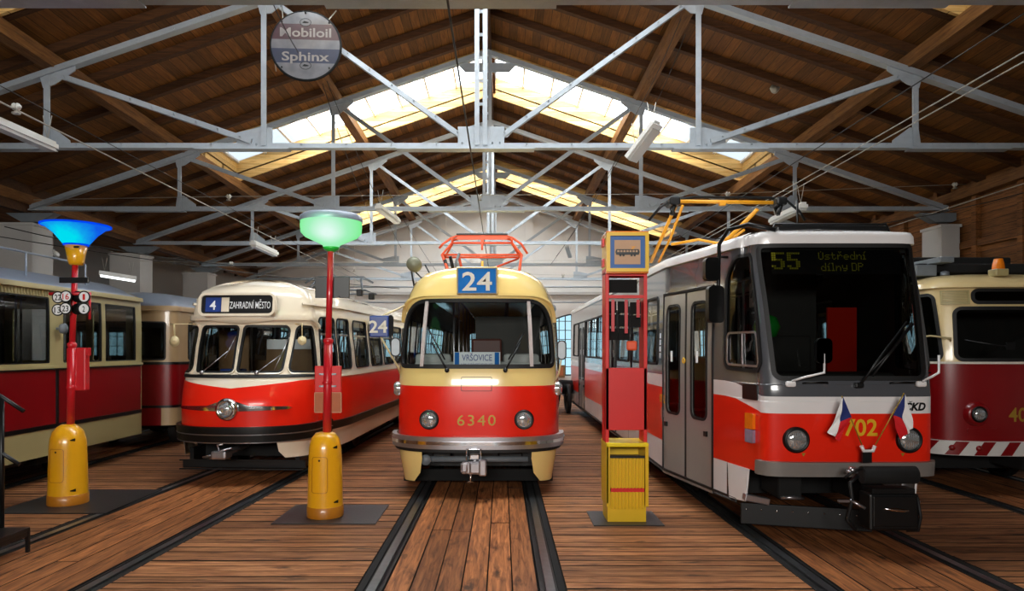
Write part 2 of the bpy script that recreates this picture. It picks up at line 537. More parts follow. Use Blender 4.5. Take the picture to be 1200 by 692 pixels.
# ================================================================== THE HALL
BAY = 4.5
RX = -0.33                    # ridge
Y1 = 2.43 * BAY               # nearest truss seen whole
PAN = 3.47                    # panel length
SL = .34
YB = 29.9                     # end wall
def drop(y): return -.0175 * (y - Y1)
CHZ = 5.19
def top_z(x, y): return CHZ + SL * (3 * PAN - abs(x - RX)) + drop(y)
PB, PT = .08, .30             # purlin from top chord
RT = .50                      # rafter top = roof boards underside
SKY = [(7.2, 9.75), (16.35, 18.75), (25.3, 27.6)]
XE = 2 * PAN

# --- camera
cd = bpy.data.cameras.new('camera'); cam = bpy.data.objects.new('camera', cd); COL.objects.link(cam)
cam.location = (0, 0, EYE); cam.rotation_euler = (pi / 2, 0, 0)
cd.sensor_width = 36; cd.lens = 24.0; cd.shift_x = (600 - VX) / 1200; cd.shift_y = (VY - 346) / 1200
cd.clip_start = .05; cd.clip_end = 200
SC.camera = cam

# --- floor: cross boards between the tracks, long boards between the rails
TRK = [(-7.75, -7.75, 2.0), (-4.37, -3.11, 0.0), (-.33, -.33, 0.), (3.39, 3.39, 0.), (6.98, 6.98, 0.)]
def track_x(i, y):
    a, b, _ = TRK[i]
    return a + (b - a) * (y / 28.)
GO = .86                       # half width of the track strip incl. rails
def deck():
    bm = B(); tone = bm.faces.layers.float.new('tone')
    edges = [(-10.6, None)] 
    def plank(p, t, mi):
        v = [bm.verts.new(q) for q in p]
        for idx in ((4, 5, 6, 7), (0, 1, 5, 4), (1, 2, 6, 5), (2, 3, 7, 6), (3, 0, 4, 7)):
            f = bm.faces.new([v[i] for i in idx]); f[tone] = t; f.material_index = mi if idx == (4, 5, 6, 7) else 2
    y = -3.
    while y < YB:
        w = random.choice((.125, .13, .135, .14)); g = random.choice((.006, .008, .010, .013, .018))
        if y > 16: w *= 2.2
        xs = [-10.35]
        for i in range(5):
            c = track_x(i, y); xs += [c - GO, c + GO]
        xs.append(10.0)
        for k in range(0, len(xs), 2):
            a, b = xs[k], xs[k + 1]
            if b <= a: continue
            n = max(1, round((b - a) / 3.4)) if y < 16 else 1
            cuts = [a] + ([a + (b - a) * (.5 + random.uniform(-.25, .25))] if n > 1 else []) + [b]
            for p, q in zip(cuts, cuts[1:]):
                t = random.random(); z = random.uniform(-.003, .003); e = .0015
                plank([(p, y, -.05), (q, y, -.05), (q, y + w, -.05), (p, y + w, -.05),
                       (p + e, y + e, z), (q - e, y + e, z), (q - e, y + w - e, z), (p + e, y + w - e, z)], t, 0)
        y += w + g
    for i in range(5):
        n = 6; inner = 1.25; w = inner / n
        for k in range(n):
            y0 = -3 + random.uniform(-3, 0)
            while y0 < YB:
                ln = random.choice((3.6, 4.2, 5.)); y1 = min(YB, y0 + ln)
                t = random.random(); z = random.uniform(-.003, .003)
                def X(yy, o): return track_x(i, yy) - inner / 2 + k * w + o
                g = .006
                plank([(X(y0, g), y0, -.05), (X(y0, w - g), y0, -.05), (X(y1, w - g), y1, -.05), (X(y1, g), y1, -.05),
                       (X(y0, g), y0, z), (X(y0, w - g), y0, z), (X(y1, w - g), y1, z), (X(y1, g), y1, z)], t, 1)
                y0 = y1 + .012
    # dark bed under the boards
    f = bm.faces.new([bm.verts.new(q) for q in ((-16, -9.5, -.051), (10.6, -9.5, -.051), (10.6, YB + .3, -.051), (-16, YB + .3, -.051))]); f.material_index = 2
    for q in (((-16, -9.5, 0), (-10.4, -9.5, 0), (-10.4, YB, 0), (-16, YB, 0)), ((-10.4, -9.5, 0), (10.2, -9.5, 0), (10.2, -3, 0), (-10.4, -3, 0))):
        f = bm.faces.new([bm.verts.new(p) for p in q]); f.material_index = 0; f[tone] = .4
    o = obj('floor', bm, ['deck', 'deck_long', 'pit']); tag(o, kind='structure')
deck()

# --- grooved rails
for i in range(5):
    for sgn, side in ((-1, 'left'), (1, 'right')):
        bm = B()
        yy = [-3, 28.5]
        def strip(o0, o1, z0, z1, mi):
            a, b = sorted((sgn * o0, sgn * o1))
            p = []
            for z in (z0, z1):
                for (o, y) in ((a, yy[0]), (b, yy[0]), (b, yy[1]), (a, yy[1])): p.append((track_x(i, y) + o, y, z))
            hexa(bm, p, mi)
        strip(.64, .655, -.06, -.004, 1)      # lip
        strip(.655, .69, -.06, -.035, 1)      # groove
        strip(.69, .765, -.06, .004, 0)       # running head
        strip(.765, .79, -.06, -.02, 1)
        strip(.79, .85, -.06, -.003, 2)       # dark kerb timber
        t = obj('tram_rail', bm, ['rail', 'rail_side', 'blackmat'])
        where = ['under the old tram far left', 'under the rounded route 4 tram',
                 'under the middle tram 6340', 'under the grey and red modern tram', 'under the works tram far right'][i]
        tag(t, f'{side} grooved steel rail sunk in the boards {where}', 'rail')

# --- roof boards
def slab(bm, xa, xb, y0, y1, sgn, z0, z1, mi=0):
    """a board lying on the roof slope between xa..xb from the ridge"""
    p = []
    for dz in (z0, z1):
        for (x, y) in ((xa, y0), (xb, y0), (xb, y1), (xa, y1)):
            X = RX + sgn * x; p.append((X, y, top_z(X, y) + dz))
    return hexa(bm, p, mi)
YF = -9.5
bm = B()
XO = 3 * PAN + .6
for sgn in (-1, 1):
    ys = [YF]
    for a, b in SKY: ys += [a, b]
    ys.append(YB + .3)
    for k in range(0, len(ys), 2): slab(bm, -.005 * 0, XE, ys[k], ys[k + 1], sgn, RT, RT + .04)
    slab(bm, XE, XO, YF, YB + .3, sgn, RT, RT + .04)
    for a, b in SKY: slab(bm, 0, .16, a, b, sgn, RT - .1, RT + .5)
ceil_ = obj('ceiling', bm, 'roofboard'); tag(ceil_, kind='structure')
# rafters are parts of the ceiling
def rafter_mesh(xa, xb, sgn):
    bm = B(); p = []
    w = .06
    for dz in (-.15, 0):
        for (x, y) in ((xa, -w), (xb, -w), (xb, w), (xa, w)):
            p.append((sgn * x, y, -SL * x + dz + drop(Y1 + y) ))
    hexa(bm, p)
    me = bpy.data.meshes.new('rafter'); bmesh.ops.recalc_face_normals(bm, faces=bm.faces); bm.to_mesh(me); bm.free()
    me.materials.append(M['rafter']); return me
for sgn in (-1, 1):
    full = rafter_mesh(0.02, XO, sgn); part = rafter_mesh(XE, XO, sgn)
    y = 1.0
    while y < YB:
        me = full
        for a, b in SKY:
            if a - .02 < y < b + .02: me = part
        o = bpy.data.objects.new('rafter', me); COL.objects.link(o); o.parent = ceil_
        o.location = (RX, y, CHZ + SL * 3 * PAN + RT + drop(y))
        y += 1.12
# trimmers beside the openings + skylights
def milky(name, f=.35):
    m, nt, out = _mat(name); N = nt.nodes; Lk = nt.links
    t = N.new('ShaderNodeBsdfTransparent'); d = N.new('ShaderNodeBsdfTranslucent'); d.inputs[0].default_value = (.9, .93, .95, 1)
    tc = N.new('ShaderNodeTexCoord'); nz = N.new('ShaderNodeTexNoise'); nz.inputs['Scale'].default_value = 2.5
    Lk.new(tc.outputs['Object'], nz.inputs['Vector'])
    mr = N.new('ShaderNodeMapRange'); mr.inputs[3].default_value = f * .7; mr.inputs[4].default_value = f * 1.3
    Lk.new(nz.outputs['Fac'], mr.inputs[0])
    mx = N.new('ShaderNodeMixShader'); Lk.new(mr.outputs[0], mx.inputs[0]); Lk.new(t.outputs[0], mx.inputs[1]); Lk.new(d.outputs[0], mx.inputs[2])
    Lk.new(mx.outputs[0], out.inputs[0]); return m
M['milky'] = milky('skylight_glass')
for n, (a, b) in enumerate(SKY):
    w = thing('window_%d' % (n + 1), None, None, (0, 0, 0), kind='structure')
    c = B(); g = B(); bars = B()
    for sgn in (-1, 1):
        for (y0, y1) in ((a - .06, a), (b, b + .06)): slab(c, .02, XE + .06, y0, y1, sgn, PT, RT + .36)
        slab(c, XE, XE + .06, a, b, sgn, PT, RT + .36)
        slab(g, .1, XE, a, b, sgn, RT + .34, RT + .352)
        for k in range(10):
            x = .16 + (XE - .2) * k / 9
            slab(bars, x - .025, x + .025, a, b, sgn, RT + .29, RT + .34)
    obj('curb', c, 'curb', w); obj('glazing', g, 'milky', w); obj('glazing_bar', bars, 'white', w)
    for sgn in (-1, 1):
        # sky lamp over the glazing, narrowed towards the ridge to keep the sides darker
        ld = bpy.data.lights.new('daylight_and_fill', 'AREA'); ld.shape = 'RECTANGLE'
        XL = SKY_X[n]
        ld.size = XL * sqrt(1 + SL * SL); ld.size_y = b - a - .05
        ld.energy = SKY_E[n]; ld.color = (.95, .98, 1.0)
        lo = bpy.data.objects.new('daylight_and_fill', ld); COL.objects.link(lo)
        X = RX + sgn * (XL / 2 + .1); Y = (a + b) / 2
        lo.location = (X, Y, top_z(X, Y) + RT + .41)
        lo.rotation_euler = (0, sgn * math.atan(SL), 0)

# --- purlins along the hall
for k, lab in ((-3, 'timber wall plate beam above the left pillars'), (-2, 'long timber purlin second from the ridge on the left slope'),
               (-1, 'long timber purlin next to the ridge on the left slope'), (1, 'long timber purlin next to the ridge on the right slope'),
               (2, 'long timber purlin second from the ridge on the right slope'), (3, 'timber wall plate beam above the right pillars')):
    X = RX + k * PAN; bm = B(); p = []
    for dz in (PB, PT):
        for (dx, y) in ((-.11, -4), (.11, -4), (.11, YB), (-.11, YB)): p.append((X + dx, y, top_z(X, y) + dz))
    hexa(bm, p)
    # short timber braces under the purlin either side of each truss
    tag(obj('purlin', bm, 'purlin'), lab, 'beam')
bm = B(); p = []
for dz in (PB, PT + .04):
    for (dx, y) in ((-.09, -4), (.09, -4), (.09, YB), (-.09, YB)): p.append((RX + dx, y, top_z(RX, y) + dz))
hexa(bm, p); tag(obj('ridge_beam', bm, 'rafter'), 'dark timber ridge beam along the top of the roof', 'beam')

# --- steel trusses
def gus(bm, pts, y, t=.012):
    lo = [bm.verts.new((x, y - t, z)) for x, z in pts]; hi = [bm.verts.new((x, y + t, z)) for x, z in pts]
    bm.faces.new(lo); bm.faces.new(hi[::-1])
    for i in range(len(pts)):
        j = (i + 1) % len(pts); bm.faces.new((lo[i], hi[i], hi[j], lo[j]))
def bolts(bm, p0, p1, y, n, r=.013):
    for k in range(n):
        q = Vector(p0).lerp(Vector(p1), (k + .5) / n)
        lathe(bm, [(r, .012), (r, 0), (0, 0)][::-1], 6, (q.x, y, q.z), 'Y')
def truss(label):
    t = thing('roof_truss', label, 'roof truss', (RX, Y1, CHZ))
    A = 3 * PAN
    bm = B(); beam(bm, (-A, 0, 0), (A, 0, 0), .14, .095, prof='T')
    box(bm, (-2.2 * PAN, .0, -.06), (1.6, .18, .016)); box(bm, (2.2 * PAN, 0, -.06), (1.6, .18, .016)); box(bm, (-.25, 0, -.06), (2.2, .2, .018))
    box(bm, (-1.1 * PAN, 0, -.06), (1.5, .18, .016)); box(bm, (1.1 * PAN, 0, -.06), (1.5, .18, .016))
    for k in range(-14, 15): bolts(bm, (k * .72, 0, .02), (k * .72 + .01, 0, .02), -.016, 1, .016)
    obj('bottom_chord', bm, 'steel', t)
    for s in (-1, 1):
        bm = B(); beam(bm, (s * A, 0, 0), (0, 0, SL * A), .14, .12, prof='T')
        bolts(bm, (s * A, 0, 0), (0, 0, SL * A), -.02, 18, .016)
        obj('top_chord', bm, 'steel', t)
        for k in (1, 2):
            bm = B(); x = s * k * PAN; zt = SL * (A - k * PAN)
            beam(bm, (x, 0, 0), (x, 0, zt), .085, .085, up=(0, 1, 0), prof='T'); obj('post', bm, 'steel', t)
            # diagonal from the bottom of panel k-1 up to the top of panel k
            bm = B(); x0 = s * (k - 1) * PAN; p0 = Vector((x0 + s * .2, 0, .07)); p1 = Vector((x - s * .12, 0, zt - .03))
            beam(bm, p0, p1, .085, .085, prof='D' if k == 2 else 'T'); bolts(bm, p0, p1, -.055, 9, .016)
            obj('diagonal', bm, 'steel', t)
            bm = B()
            gus(bm, [(x - s * .12, zt - .24 if k == 1 else zt - .2), (x + s * .06, zt - .26), (x + s * .12, zt - .03), (x - s * .45, zt + .12), (x - s * .45, zt + .02)], -.02)
            obj('gusset', bm, 'steel', t); bm = B()
            gus(bm, [(x - .36 if s > 0 else x - .12, -.05), (x + .12 if s > 0 else x + .36, -.05), (x + .1 if s > 0 else x + .34, .1), (x + .07, .3), (x - .07, .3), (x - .34 if s > 0 else x - .1, .1)] if k == 2 else
                [(x - .12, -.05), (x + .45 * 1, -.05), (x + .45, .22), (x + .1, .3), (x - .12, .3)] if s > 0 else [(x + .12, -.05), (x - .45, -.05), (x - .45, .22), (x - .1, .3), (x + .12, .3)], .02)
            obj('gusset', bm, 'steel', t)
    bm = B()
    for dx in (-.065, .065): beam(bm, (dx, 0, 0), (dx, 0, SL * A - .05), .14, .075, up=(1, 0, 0), prof='L')
    for k in range(9): box(bm, (0, -.01, .3 + k * .37), (.1, .012, .05))
    obj('king_post', bm, 'steel', t)
    bm = B(); gus(bm, [(-.37, -.04), (.37, -.04), (.37, .3), (-.37, .3)], -.03)
    for x in (-.3, -.18, -.06, .06, .18, .3): bolts(bm, (x, 0, .04), (x + .001, 0, .04), -.042, 1, .014)
    obj('gusset', bm, 'steel', t); bm = B()
    gus(bm, [(-.7, SL * (A - .7)), (.7, SL * (A - .7)), (.5, SL * (A - .5) - .28), (.1, SL * A - .45), (-.1, SL * A - .45), (-.5, SL * (A - .5) - .28)], .03)
    obj('gusset', bm, 'steel', t)
    return t
tr = truss('nearest fully visible grey steel roof truss, its tie running behind the round oil sign')
labs = {2: 'second grey steel roof truss, just in front of the large skylight',
        3: 'third grey steel roof truss, behind the large skylight', 4: 'fourth steel roof truss, in front of the farthest skylight',
        5: 'farthest steel roof truss, close to the white gable wall', 0: 'overhead steel roof truss cut by the top edge of the photo'}
for k, lab in labs.items():
    y = Y1 + (k - 1) * BAY
    if k == 5: y = 28.7
    c = copy_tree(tr); c.location = (RX, y, CHZ + drop(y)); c['label'] = lab

# --- end walls and side walls
def wall_poly(name, outer, holes, y0, y1, mat):
    bm2 = fill2d(outer, holes); bmesh.ops.remove_doubles(bm2, verts=bm2.verts, dist=1e-5)
    for v in bm2.verts: v.co = Vector((v.co.x, y0, v.co.y))
    r = bmesh.ops.extrude_face_region(bm2, geom=list(bm2.faces))
    for g in r['geom']:
        if isinstance(g, bmesh.types.BMVert): g.co.y = y1
    return tag(obj(name, bm2, mat), kind='structure')
def arch(cx, z0, z1, w, rise=.28):
    pts = [(cx - w / 2, z0), (cx + w / 2, z0), (cx + w / 2, z1 - rise)]
    for k in range(1, 10):
        t = k / 10; x = cx + w / 2 - w * t; pts.append((x, z1 - rise * (2 * t - 1) ** 2))
    pts.append((cx - w / 2, z1 - rise)); return pts
WX = [-8.6, -4.6, -.5, 3.35, 7.3]
WW = 2.2
WZ0, WZ1 = .75, 3.5
zr = top_z(RX, YB) + .5
outer = [(-10.4, 0), (10.2, 0), (10.2, top_z(10.2, YB) + .5), (RX, zr), (-10.4, top_z(-10.4, YB) + .5)]
wall_poly('wall_back', outer, [arch(x, WZ0, WZ1, WW) for x in WX], YB, YB + .35, 'plaster')
M['winglass'] = glass('window_glass', (.62, .9, .97), .03)
M['winbar'] = paint('window_bar_paint', H('39424a'), .5)
for n, x in enumerate(WX):
    w = thing('window_%d' % (n + 4), None, None, (0, 0, 0), kind='structure')
    pl = Plane((0, YB + .2, 0), (1, 0, 0), (0, 0, 1))
    a = arch(x, WZ0, WZ1, WW)
    p = PM(); p.poly(pl, a, off=-.01); p.build('pane', 'winglass', w)
    p = PM(); p.poly(pl, a, [grow(a, -.06)], off=-.03, thick=.06)
    for k in range(1, 8): p.poly(pl, rect(x - WW / 2 + WW * k / 8 - .02, WZ0, x - WW / 2 + WW * k / 8 + .02, WZ1 - .03 - .2 * abs(k - 4) / 4), off=-.02, thick=.04)
    for k in range(1, 7): p.poly(pl, rect(x - WW / 2, WZ0 + k * .4 - .015, x + WW / 2, WZ0 + k * .4 + .015), off=-.02, thick=.04)
    p.build('window_frame', 'winbar', w)
# white pilasters on the gable, behind the T3's king post
bm = B()
for x in (-6.6, -2.6, 1.2, 5.4):
    zt = top_z(x, YB) + .3
    box(bm, (x, YB - .06, zt / 2), (.34, .12, zt))
tag(obj('trim_1', bm, 'plaster'), kind='structure')
bm = B(); box(bm, (0, YB - .1, 4.35), (20.4, .2, .12)); tag(obj('trim_2', bm, 'plaster_grey'), kind='structure')
wall_poly('wall_front', [(-16, 0), (10.3, 0), (10.3, 6.2), (RX, 9.6), (-10.4, 6.2), (-16, 6.2)], [rect(-5.5, 3.7, 2.5, 5.9)], YF - .3, YF, 'plaster_grey')  # unseen wall, its high opening shaped for the added fill lamp
ld = bpy.data.lights.new('daylight_and_fill', 'AREA'); ld.shape = 'RECTANGLE'; ld.size = 7.8; ld.size_y = 2.1; ld.energy = FRONT_FILL_E; ld.spread = radians(80); ld.color = (1., .965, .91)  # added fill lamp behind the camera, narrow beam to brighten the tram fronts
lo = bpy.data.objects.new('daylight_and_fill', ld); COL.objects.link(lo); lo.location = (-1.5, YF - .2, 4.8); lo.rotation_euler = (pi / 2, 0, 0)
# right wall: plaster below, timber boarding above with battens
bm = B(); box(bm, (10.3, (YB + YF) / 2, 1.5), (.3, YB - YF, 3.0)); tag(obj('wall_right', bm, 'plaster_grey'), kind='structure')
bm = B(); box(bm, (10.25, (YB + YF) / 2, 4.4), (.1, YB - YF, 2.8))
for k in range(30): box(bm, (10.15, YF + .7 + k * 1.3, 4.4), (.12, .14, 2.8))
for z in (3.1, 4.2): box(bm, (10.16, (YB + YF) / 2, z), (.1, YB - YF, .14))
tag(obj('wall_right.001', bm, 'wallboard'), kind='structure')
# left aisle behind the pillars
bm = B(); box(bm, (-16.1, (YB + YF) / 2, 3.0), (.3, YB - YF, 6.2)); tag(obj('wall_left', bm, 'plaster_grey'), kind='structure')
wall_poly('wall_back.001', [(-16, 0), (-10.4, 0), (-10.4, 6.1), (-16, 6.1)], [arch(-13.2, 1.2, 4.2, 2.4)], YB, YB + .35, 'plaster')
bm = B(); box(bm, (-13.3, (YB + YF) / 2, 6.0), (5.6, YB - YF, .12)); tag(obj('ceiling.001', bm, 'roofboard'), kind='structure')
bm = B(); box(bm, (-10.75, (YB + YF) / 2, 5.5), (.16, YB - YF, 1.0)); tag(obj('wall_left.001', bm, 'rafter'), kind='structure')
w = thing('window_10', None, None, (0, 0, 0), kind='structure'); pl = Plane((0, YB + .2, 0), (1, 0, 0), (0, 0, 1)); a = arch(-13.2, 1.2, 4.2, 2.4)
patch('pane', pl, a, 'winglass', w, off=-.01)
p = PM(); p.poly(pl, a, [grow(a, -.06)], off=-.03, thick=.06)
for k in range(1, 6): p.poly(pl, rect(-14.4 + .4 * k - .02, 1.2, -14.4 + .4 * k + .02, 4.0), off=-.02, thick=.04)
for k in range(1, 7): p.poly(pl, rect(-14.4, 1.2 + .42 * k, -12, 1.23 + .42 * k), off=-.02, thick=.04)
p.build('window_frame', 'winbar', w)
# pillars at the trusses
def pillar(x0, x1, y, zt, label):
    bm = B(); c = (x0 + x1) / 2
    p = [(x0, y - .35, 0), (x1, y - .35, 0), (x1, y + .35, 0), (x0, y + .35, 0)]
    ch = .12 if x0 > 0 else 0
    hexa(bm, [Vector(q) for q in p] + [Vector((q[0], q[1], zt)) for q in p])
    box(bm, (c, y, zt + .03), (x1 - x0 + .06, .76, .06))
    t = obj('pillar', bm, 'plaster_grey'); tag(t, label, 'pillar')
for k, lab in ((1, 'grey plastered pillar cut by the left edge, behind the roof of the far left tram'), (2, 'grey plastered pillar right of the blue lamp post'), (3, 'grey plastered pillar just left of the route 4 tram roof'), (4, 'farthest grey pillar of the left row')):
    y = Y1 + k * BAY; pillar(-11.25, -10.38, y, 4.72 + drop(y) * .6, lab)
for k, lab in ((1, 'pale plastered pillar above the gap between the grey tram and the work tram'), (2, 'pale pillar behind the pantograph of the grey modern tram'), (3, 'far pale pillar of the right row near the gable')):
    y = Y1 + k * BAY; pillar(9.72, 10.12, y, 4.68 + drop(y) * .6, lab)
# black brackets from pillars to trusses
for sgn in (-1, 1):
    for k in (1, 2, 3):
        y = Y1 + k * BAY; bm = B(); X = RX + sgn * 3 * PAN * .985
        gus(bm, [(X - .55, CHZ + drop(y) - .12), (X + .55, CHZ + drop(y) - .12), (X + .2, CHZ + drop(y) - .32), (X - .2, CHZ + drop(y) - .32)], y, .12)
        tag(obj('truss_bearing', bm, 'steel_dark'), 'dark steel bearing under the %s end of the %s truss' % ('left' if sgn < 0 else 'right', ['second', 'third', 'fourth'][k - 1]), 'bracket')

# --- world seen through the windows
wd = bpy.data.worlds.new('sky'); SC.world = wd; wd.use_nodes = True
bg = wd.node_tree.nodes['Background']; bg.inputs[0].default_value = (.80, .91, 1.0, 1); bg.inputs[1].default_value = WORLD_E
SC.view_settings.view_transform = 'Standard'; SC.view_settings.look = 'None'
SC.view_settings.gamma = 1; SC.view_settings.use_curve_mapping = False
SC.view_settings.exposure = EXPO
# ================================================================== TRAM MATERIALS
M['red'] = paint('tram_red', H('e5230f'), .3, coat=.35, spec=.3, var=.04, scale=1.5)
M['red_t6'] = paint('modern_tram_red', H('e6260f'), .3, coat=.3, spec=.3, var=.04, scale=1.5)
M['red_dark'] = paint('old_tram_crimson', H('80090f'), .3, coat=.4, var=.07, scale=1.5)
M['cream'] = paint('tram_cream', H('d9c18c'), .3, coat=.5, var=.03, scale=1.5)
M['cream_y'] = paint('tram_yellow_cream', H('f0d488'), .22, coat=.9, var=.03, scale=1.5)
M['cream_t1'] = paint('tram_ivory', H('ecdfc8'), .22, coat=.9, var=.03, scale=1.5)
M['cream_old'] = paint('old_tram_beige', H('aa9c6c'), .4, coat=.3, var=.06, scale=2)
M['roofgrey'] = paint('roof_blue_grey', H('8d98a8'), .38, coat=.3, var=.12, scale=4)
M['t6grey'] = paint('dark_grey_lacquer', H('4f5156'), .22, coat=.9, var=.04)
M['door_grey'] = paint('door_silver_grey', H('9a9894'), .3, .35, coat=.3, var=.05)
M['t6white'] = paint('tram_white', H('e6e4e4'), .25, coat=.7, var=.03)
M['bumper_grey'] = paint('bumper_grey', H('86827e'), .38, .3, var=.08)
M['interior'] = paint('interior_dark', H('3d3a36'), .7, var=.1)
M['interior_l'] = paint('interior_light_panel', H('c8c9c6'), .6, var=.06)
M['divider'] = paint('satin_silver', H('c9bdb9'), .35, .2, coat=.3, var=.05)
M['seat_red'] = paint('seat_plastic', H('5b2a22'), .5, var=.1)
M['seat_wood'] = paint('wooden_seat', H('7d5c37'), .5, var=.15)
M['glass'] = glass('tram_glass', (.72, .76, .76), -.02)
M['glass_dark'] = glass('tinted_tram_glass', (.34, .36, .36), -.025)
M['blue'] = paint('sign_blue', H('2173c4'), .75, spec=.15, var=.08)
M['navy'] = paint('sign_navy', H('1b3a86'), .4, coat=.3, var=.08)
M['signwhite'] = paint('sign_white', H('eef0f2'), .5, var=.03)
M['signcream'] = paint('sign_cream_figures', H('e3ddd0'), .8, spec=.15, var=.05)
M['gold'] = paint('gold_figures', H('a8892f'), .4, .3, var=.1)
M['yellowfig'] = paint('yellow_figures', H('dfae1e'), .45, var=.05)
M['lamp_glass'] = paint('ribbed_lamp_lens', H('cfd2d2'), .08, .75, coat=1., var=.25, scale=60)
M['orange'] = paint('pantograph_orange', H('e8582c'), .45, var=.1)
M['pan_yellow'] = paint('pantograph_yellow', H('f0a51e'), .45, var=.1)
M['amber'] = paint('amber_lens', H('e57a12'), .2, coat=1., var=.15, scale=30)
M['purple_lens'] = paint('clear_lens', H('9a8fa8'), .2, .3, coat=1., var=.2, scale=30)
M['olive'] = paint('olive_lamp_housing', H('7a7a66'), .45, .2)
M['led'] = emit('amber_led', H('8f8a28'), .28)
M['flag_white'] = paint('flag_white', H('f2f1f0'), .8, var=.03)
M['flag_blue'] = paint('flag_blue', H('1c2c6e'), .8, var=.05)
M['flag_red'] = paint('flag_red', H('d3121c'), .8, var=.05)
M['mirror'] = paint('mirror_face', H('b9bcc0'), .08, 1., var=.03)
M['ivory'] = paint('ivory_plastic', H('dccb9c'), .4, coat=.3, var=.04)
M['stripe_w'] = paint('stripe_white', H('d8d6d2'), .5, var=.05)
M['green'] = paint('green_plastic', H('1fae3a'), .4, coat=.3)
M['rope'] = paint('rope', H('a59a80'), .8, var=.15, bump=.3)

# ------------------------------------------------------------------ shared tram parts
def headlamp(name, parent, p, n, r, rim='chrome', rimw=.018, depth=.05):
    """round lamp at p looking along n: rim + ribbed lens + reflector"""
    n = Vector(n).normalized(); q = Vector((0, 0, 1)).rotation_difference(n).to_matrix().to_4x4()
    T = Matrix.Translation(p) @ q
    bm = B(); lathe(bm, [(r + rimw, -.03), (r + rimw, depth * .5), (r + rimw * .5, depth * .8), (r, depth * .75), (r * .98, depth * .4)], 28)
    bmesh.ops.transform(bm, matrix=T, verts=bm.verts); o = obj(name, bm, rim, parent)
    bm = B(); lathe(bm, [(r, depth * .45), (r * .8, depth * .78), (r * .45, depth * .98), (0, depth * 1.04)], 28)
    bmesh.ops.transform(bm, matrix=T, verts=bm.verts); l = obj('lens', bm, 'lamp_glass', o)
    bm = B()
    for k in range(-4, 5):
        w = r * sqrt(1 - (k / 5) ** 2) * .95
        box(bm, (k * r / 5, 0, depth * (.98 - .45 * (abs(k) / 5) ** 2)), (r * .02, w * 1.5, .004))
    bmesh.ops.transform(bm, matrix=T, verts=bm.verts); obj('lens_rib', bm, 'steel', o)['kind'] = 'stuff'
    return o

def bogie(parent, y, r=.33, g=.717):
    b = bpy.data.objects.new('bogie', None); COL.objects.link(b); b.parent = parent; b.location = (0, y, 0)
    bm = B()
    for s in (-1, 1): box(bm, (s * (g + .2), 0, .42), (.1, 2.4, .22), bev=.02); 
    box(bm, (0, 0, .45), (1.8, .3, .22))
    obj('bogie_frame', bm, 'black', b)
    bm = B()
    lathe(bm, [(0, -.07), (.07, -.07), (.09, -.03), (r - .05, -.03), (r - .04, -.065), (r, -.06), (r + .0, .05), (r + .028, .07), (r - .05, .075), (r - .06, .03), (.09, .03), (.07, .07), (0, .07)], 32, axis='X')
    me = None
    for yy in (-.95, .95):
        for s in (-1, 1):
            if me is None: o = obj('wheel', bm, 'rail_side', b); me = o.data
            else: o = bpy.data.objects.new('wheel', me); COL.objects.link(o); o.parent = b
            o.location = (s * g, yy, r); o.rotation_euler[2] = 0 if s < 0 else pi
        a = B(); tube(a, [(-g, yy, r), (g, yy, r)], .06); obj('axle', a, 'rail_side', b)

def cabin(parent, sh, zf, seats=True, seatmat='seat_red', y0=1.8, y1=None, poles=True, dark='interior'):
    y1 = y1 or sh.length - .6
    bm = B(); n = 14
    L = [];
    ys = [sh.L * .7, sh.L + .3, sh.L + .9, sh.L + 1.8, sh.length - .05]
    pts = [(sh.outline(sh.U(max(y, sh.L)))[0] * (.78 if y < sh.L else .94), y) for y in ys]
    lo = [bm.verts.new((x, y, zf - .06)) for x, y in pts] + [bm.verts.new((-x, y, zf - .06)) for x, y in pts[::-1]]
    hi = [bm.verts.new((v.co.x, v.co.y, zf)) for v in lo]
    bm.faces.new(lo); bm.faces.new(hi)
    for i in range(len(lo)):
        j = (i + 1) % len(lo); bm.faces.new((lo[i], lo[j], hi[j], hi[i]))
    obj('cabin_floor', bm, dark, parent)
    if seats:
        bm = B()
        box(bm, (0, 0, .22), (.42, .4, .05), bev=.015); box(bm, (0, .22, .52), (.42, .05, .62), Matrix.Rotation(-.15, 3, 'X'), bev=.015)
        box(bm, (0, .05, .1), (.08, .08, .2))
        me = None; y = y0 + .4; k = 0
        while y < y1 - .5 and k < 12:
            for x in (-.78, .78) if k % 3 else (-.78, .78, -.35):
                if me is None: o = obj('seat', bm, seatmat, parent); me = o.data
                else: o = bpy.data.objects.new('seat', me); COL.objects.link(o); o.parent = parent
                o.location = (x * sh.W / 1.25, y, zf)
            y += .85; k += 1
    if poles:
        bm = B(); zt = zf + 2.0
        y = y0; k = 0
        bmx = B()
        while y < y1:
            for x in (-.42, .42): tube(bmx, [(x, y, zf), (x, y, zt - .1)], .017, 6)
            y += 1.3
        for x in (-.42, .42): tube(bmx, [(x, y0 - .2, zt - .12), (x, y1, zt - .12)], .017, 6)
        bm.free(); obj('grab_rail', bmx, 'alu', parent)

def underframe(parent, sh, z0=.42, z1=.88, ya=1.0, yb=None):
    yb = yb or sh.length - .5; bm = B()
    box(bm, (0, (ya + yb) / 2, (z0 + z1) / 2 + .1), (sh.W * 1.7, yb - ya, z1 - z0 - .2))
    for y in (ya + 3.3, ya + 5, ya + 6.8):
        if y < yb - 1: box(bm, (0, y, .48), (sh.W * 1.75, .9, .4), bev=.02)
    obj('underframe', bm, 'blackmat', parent)

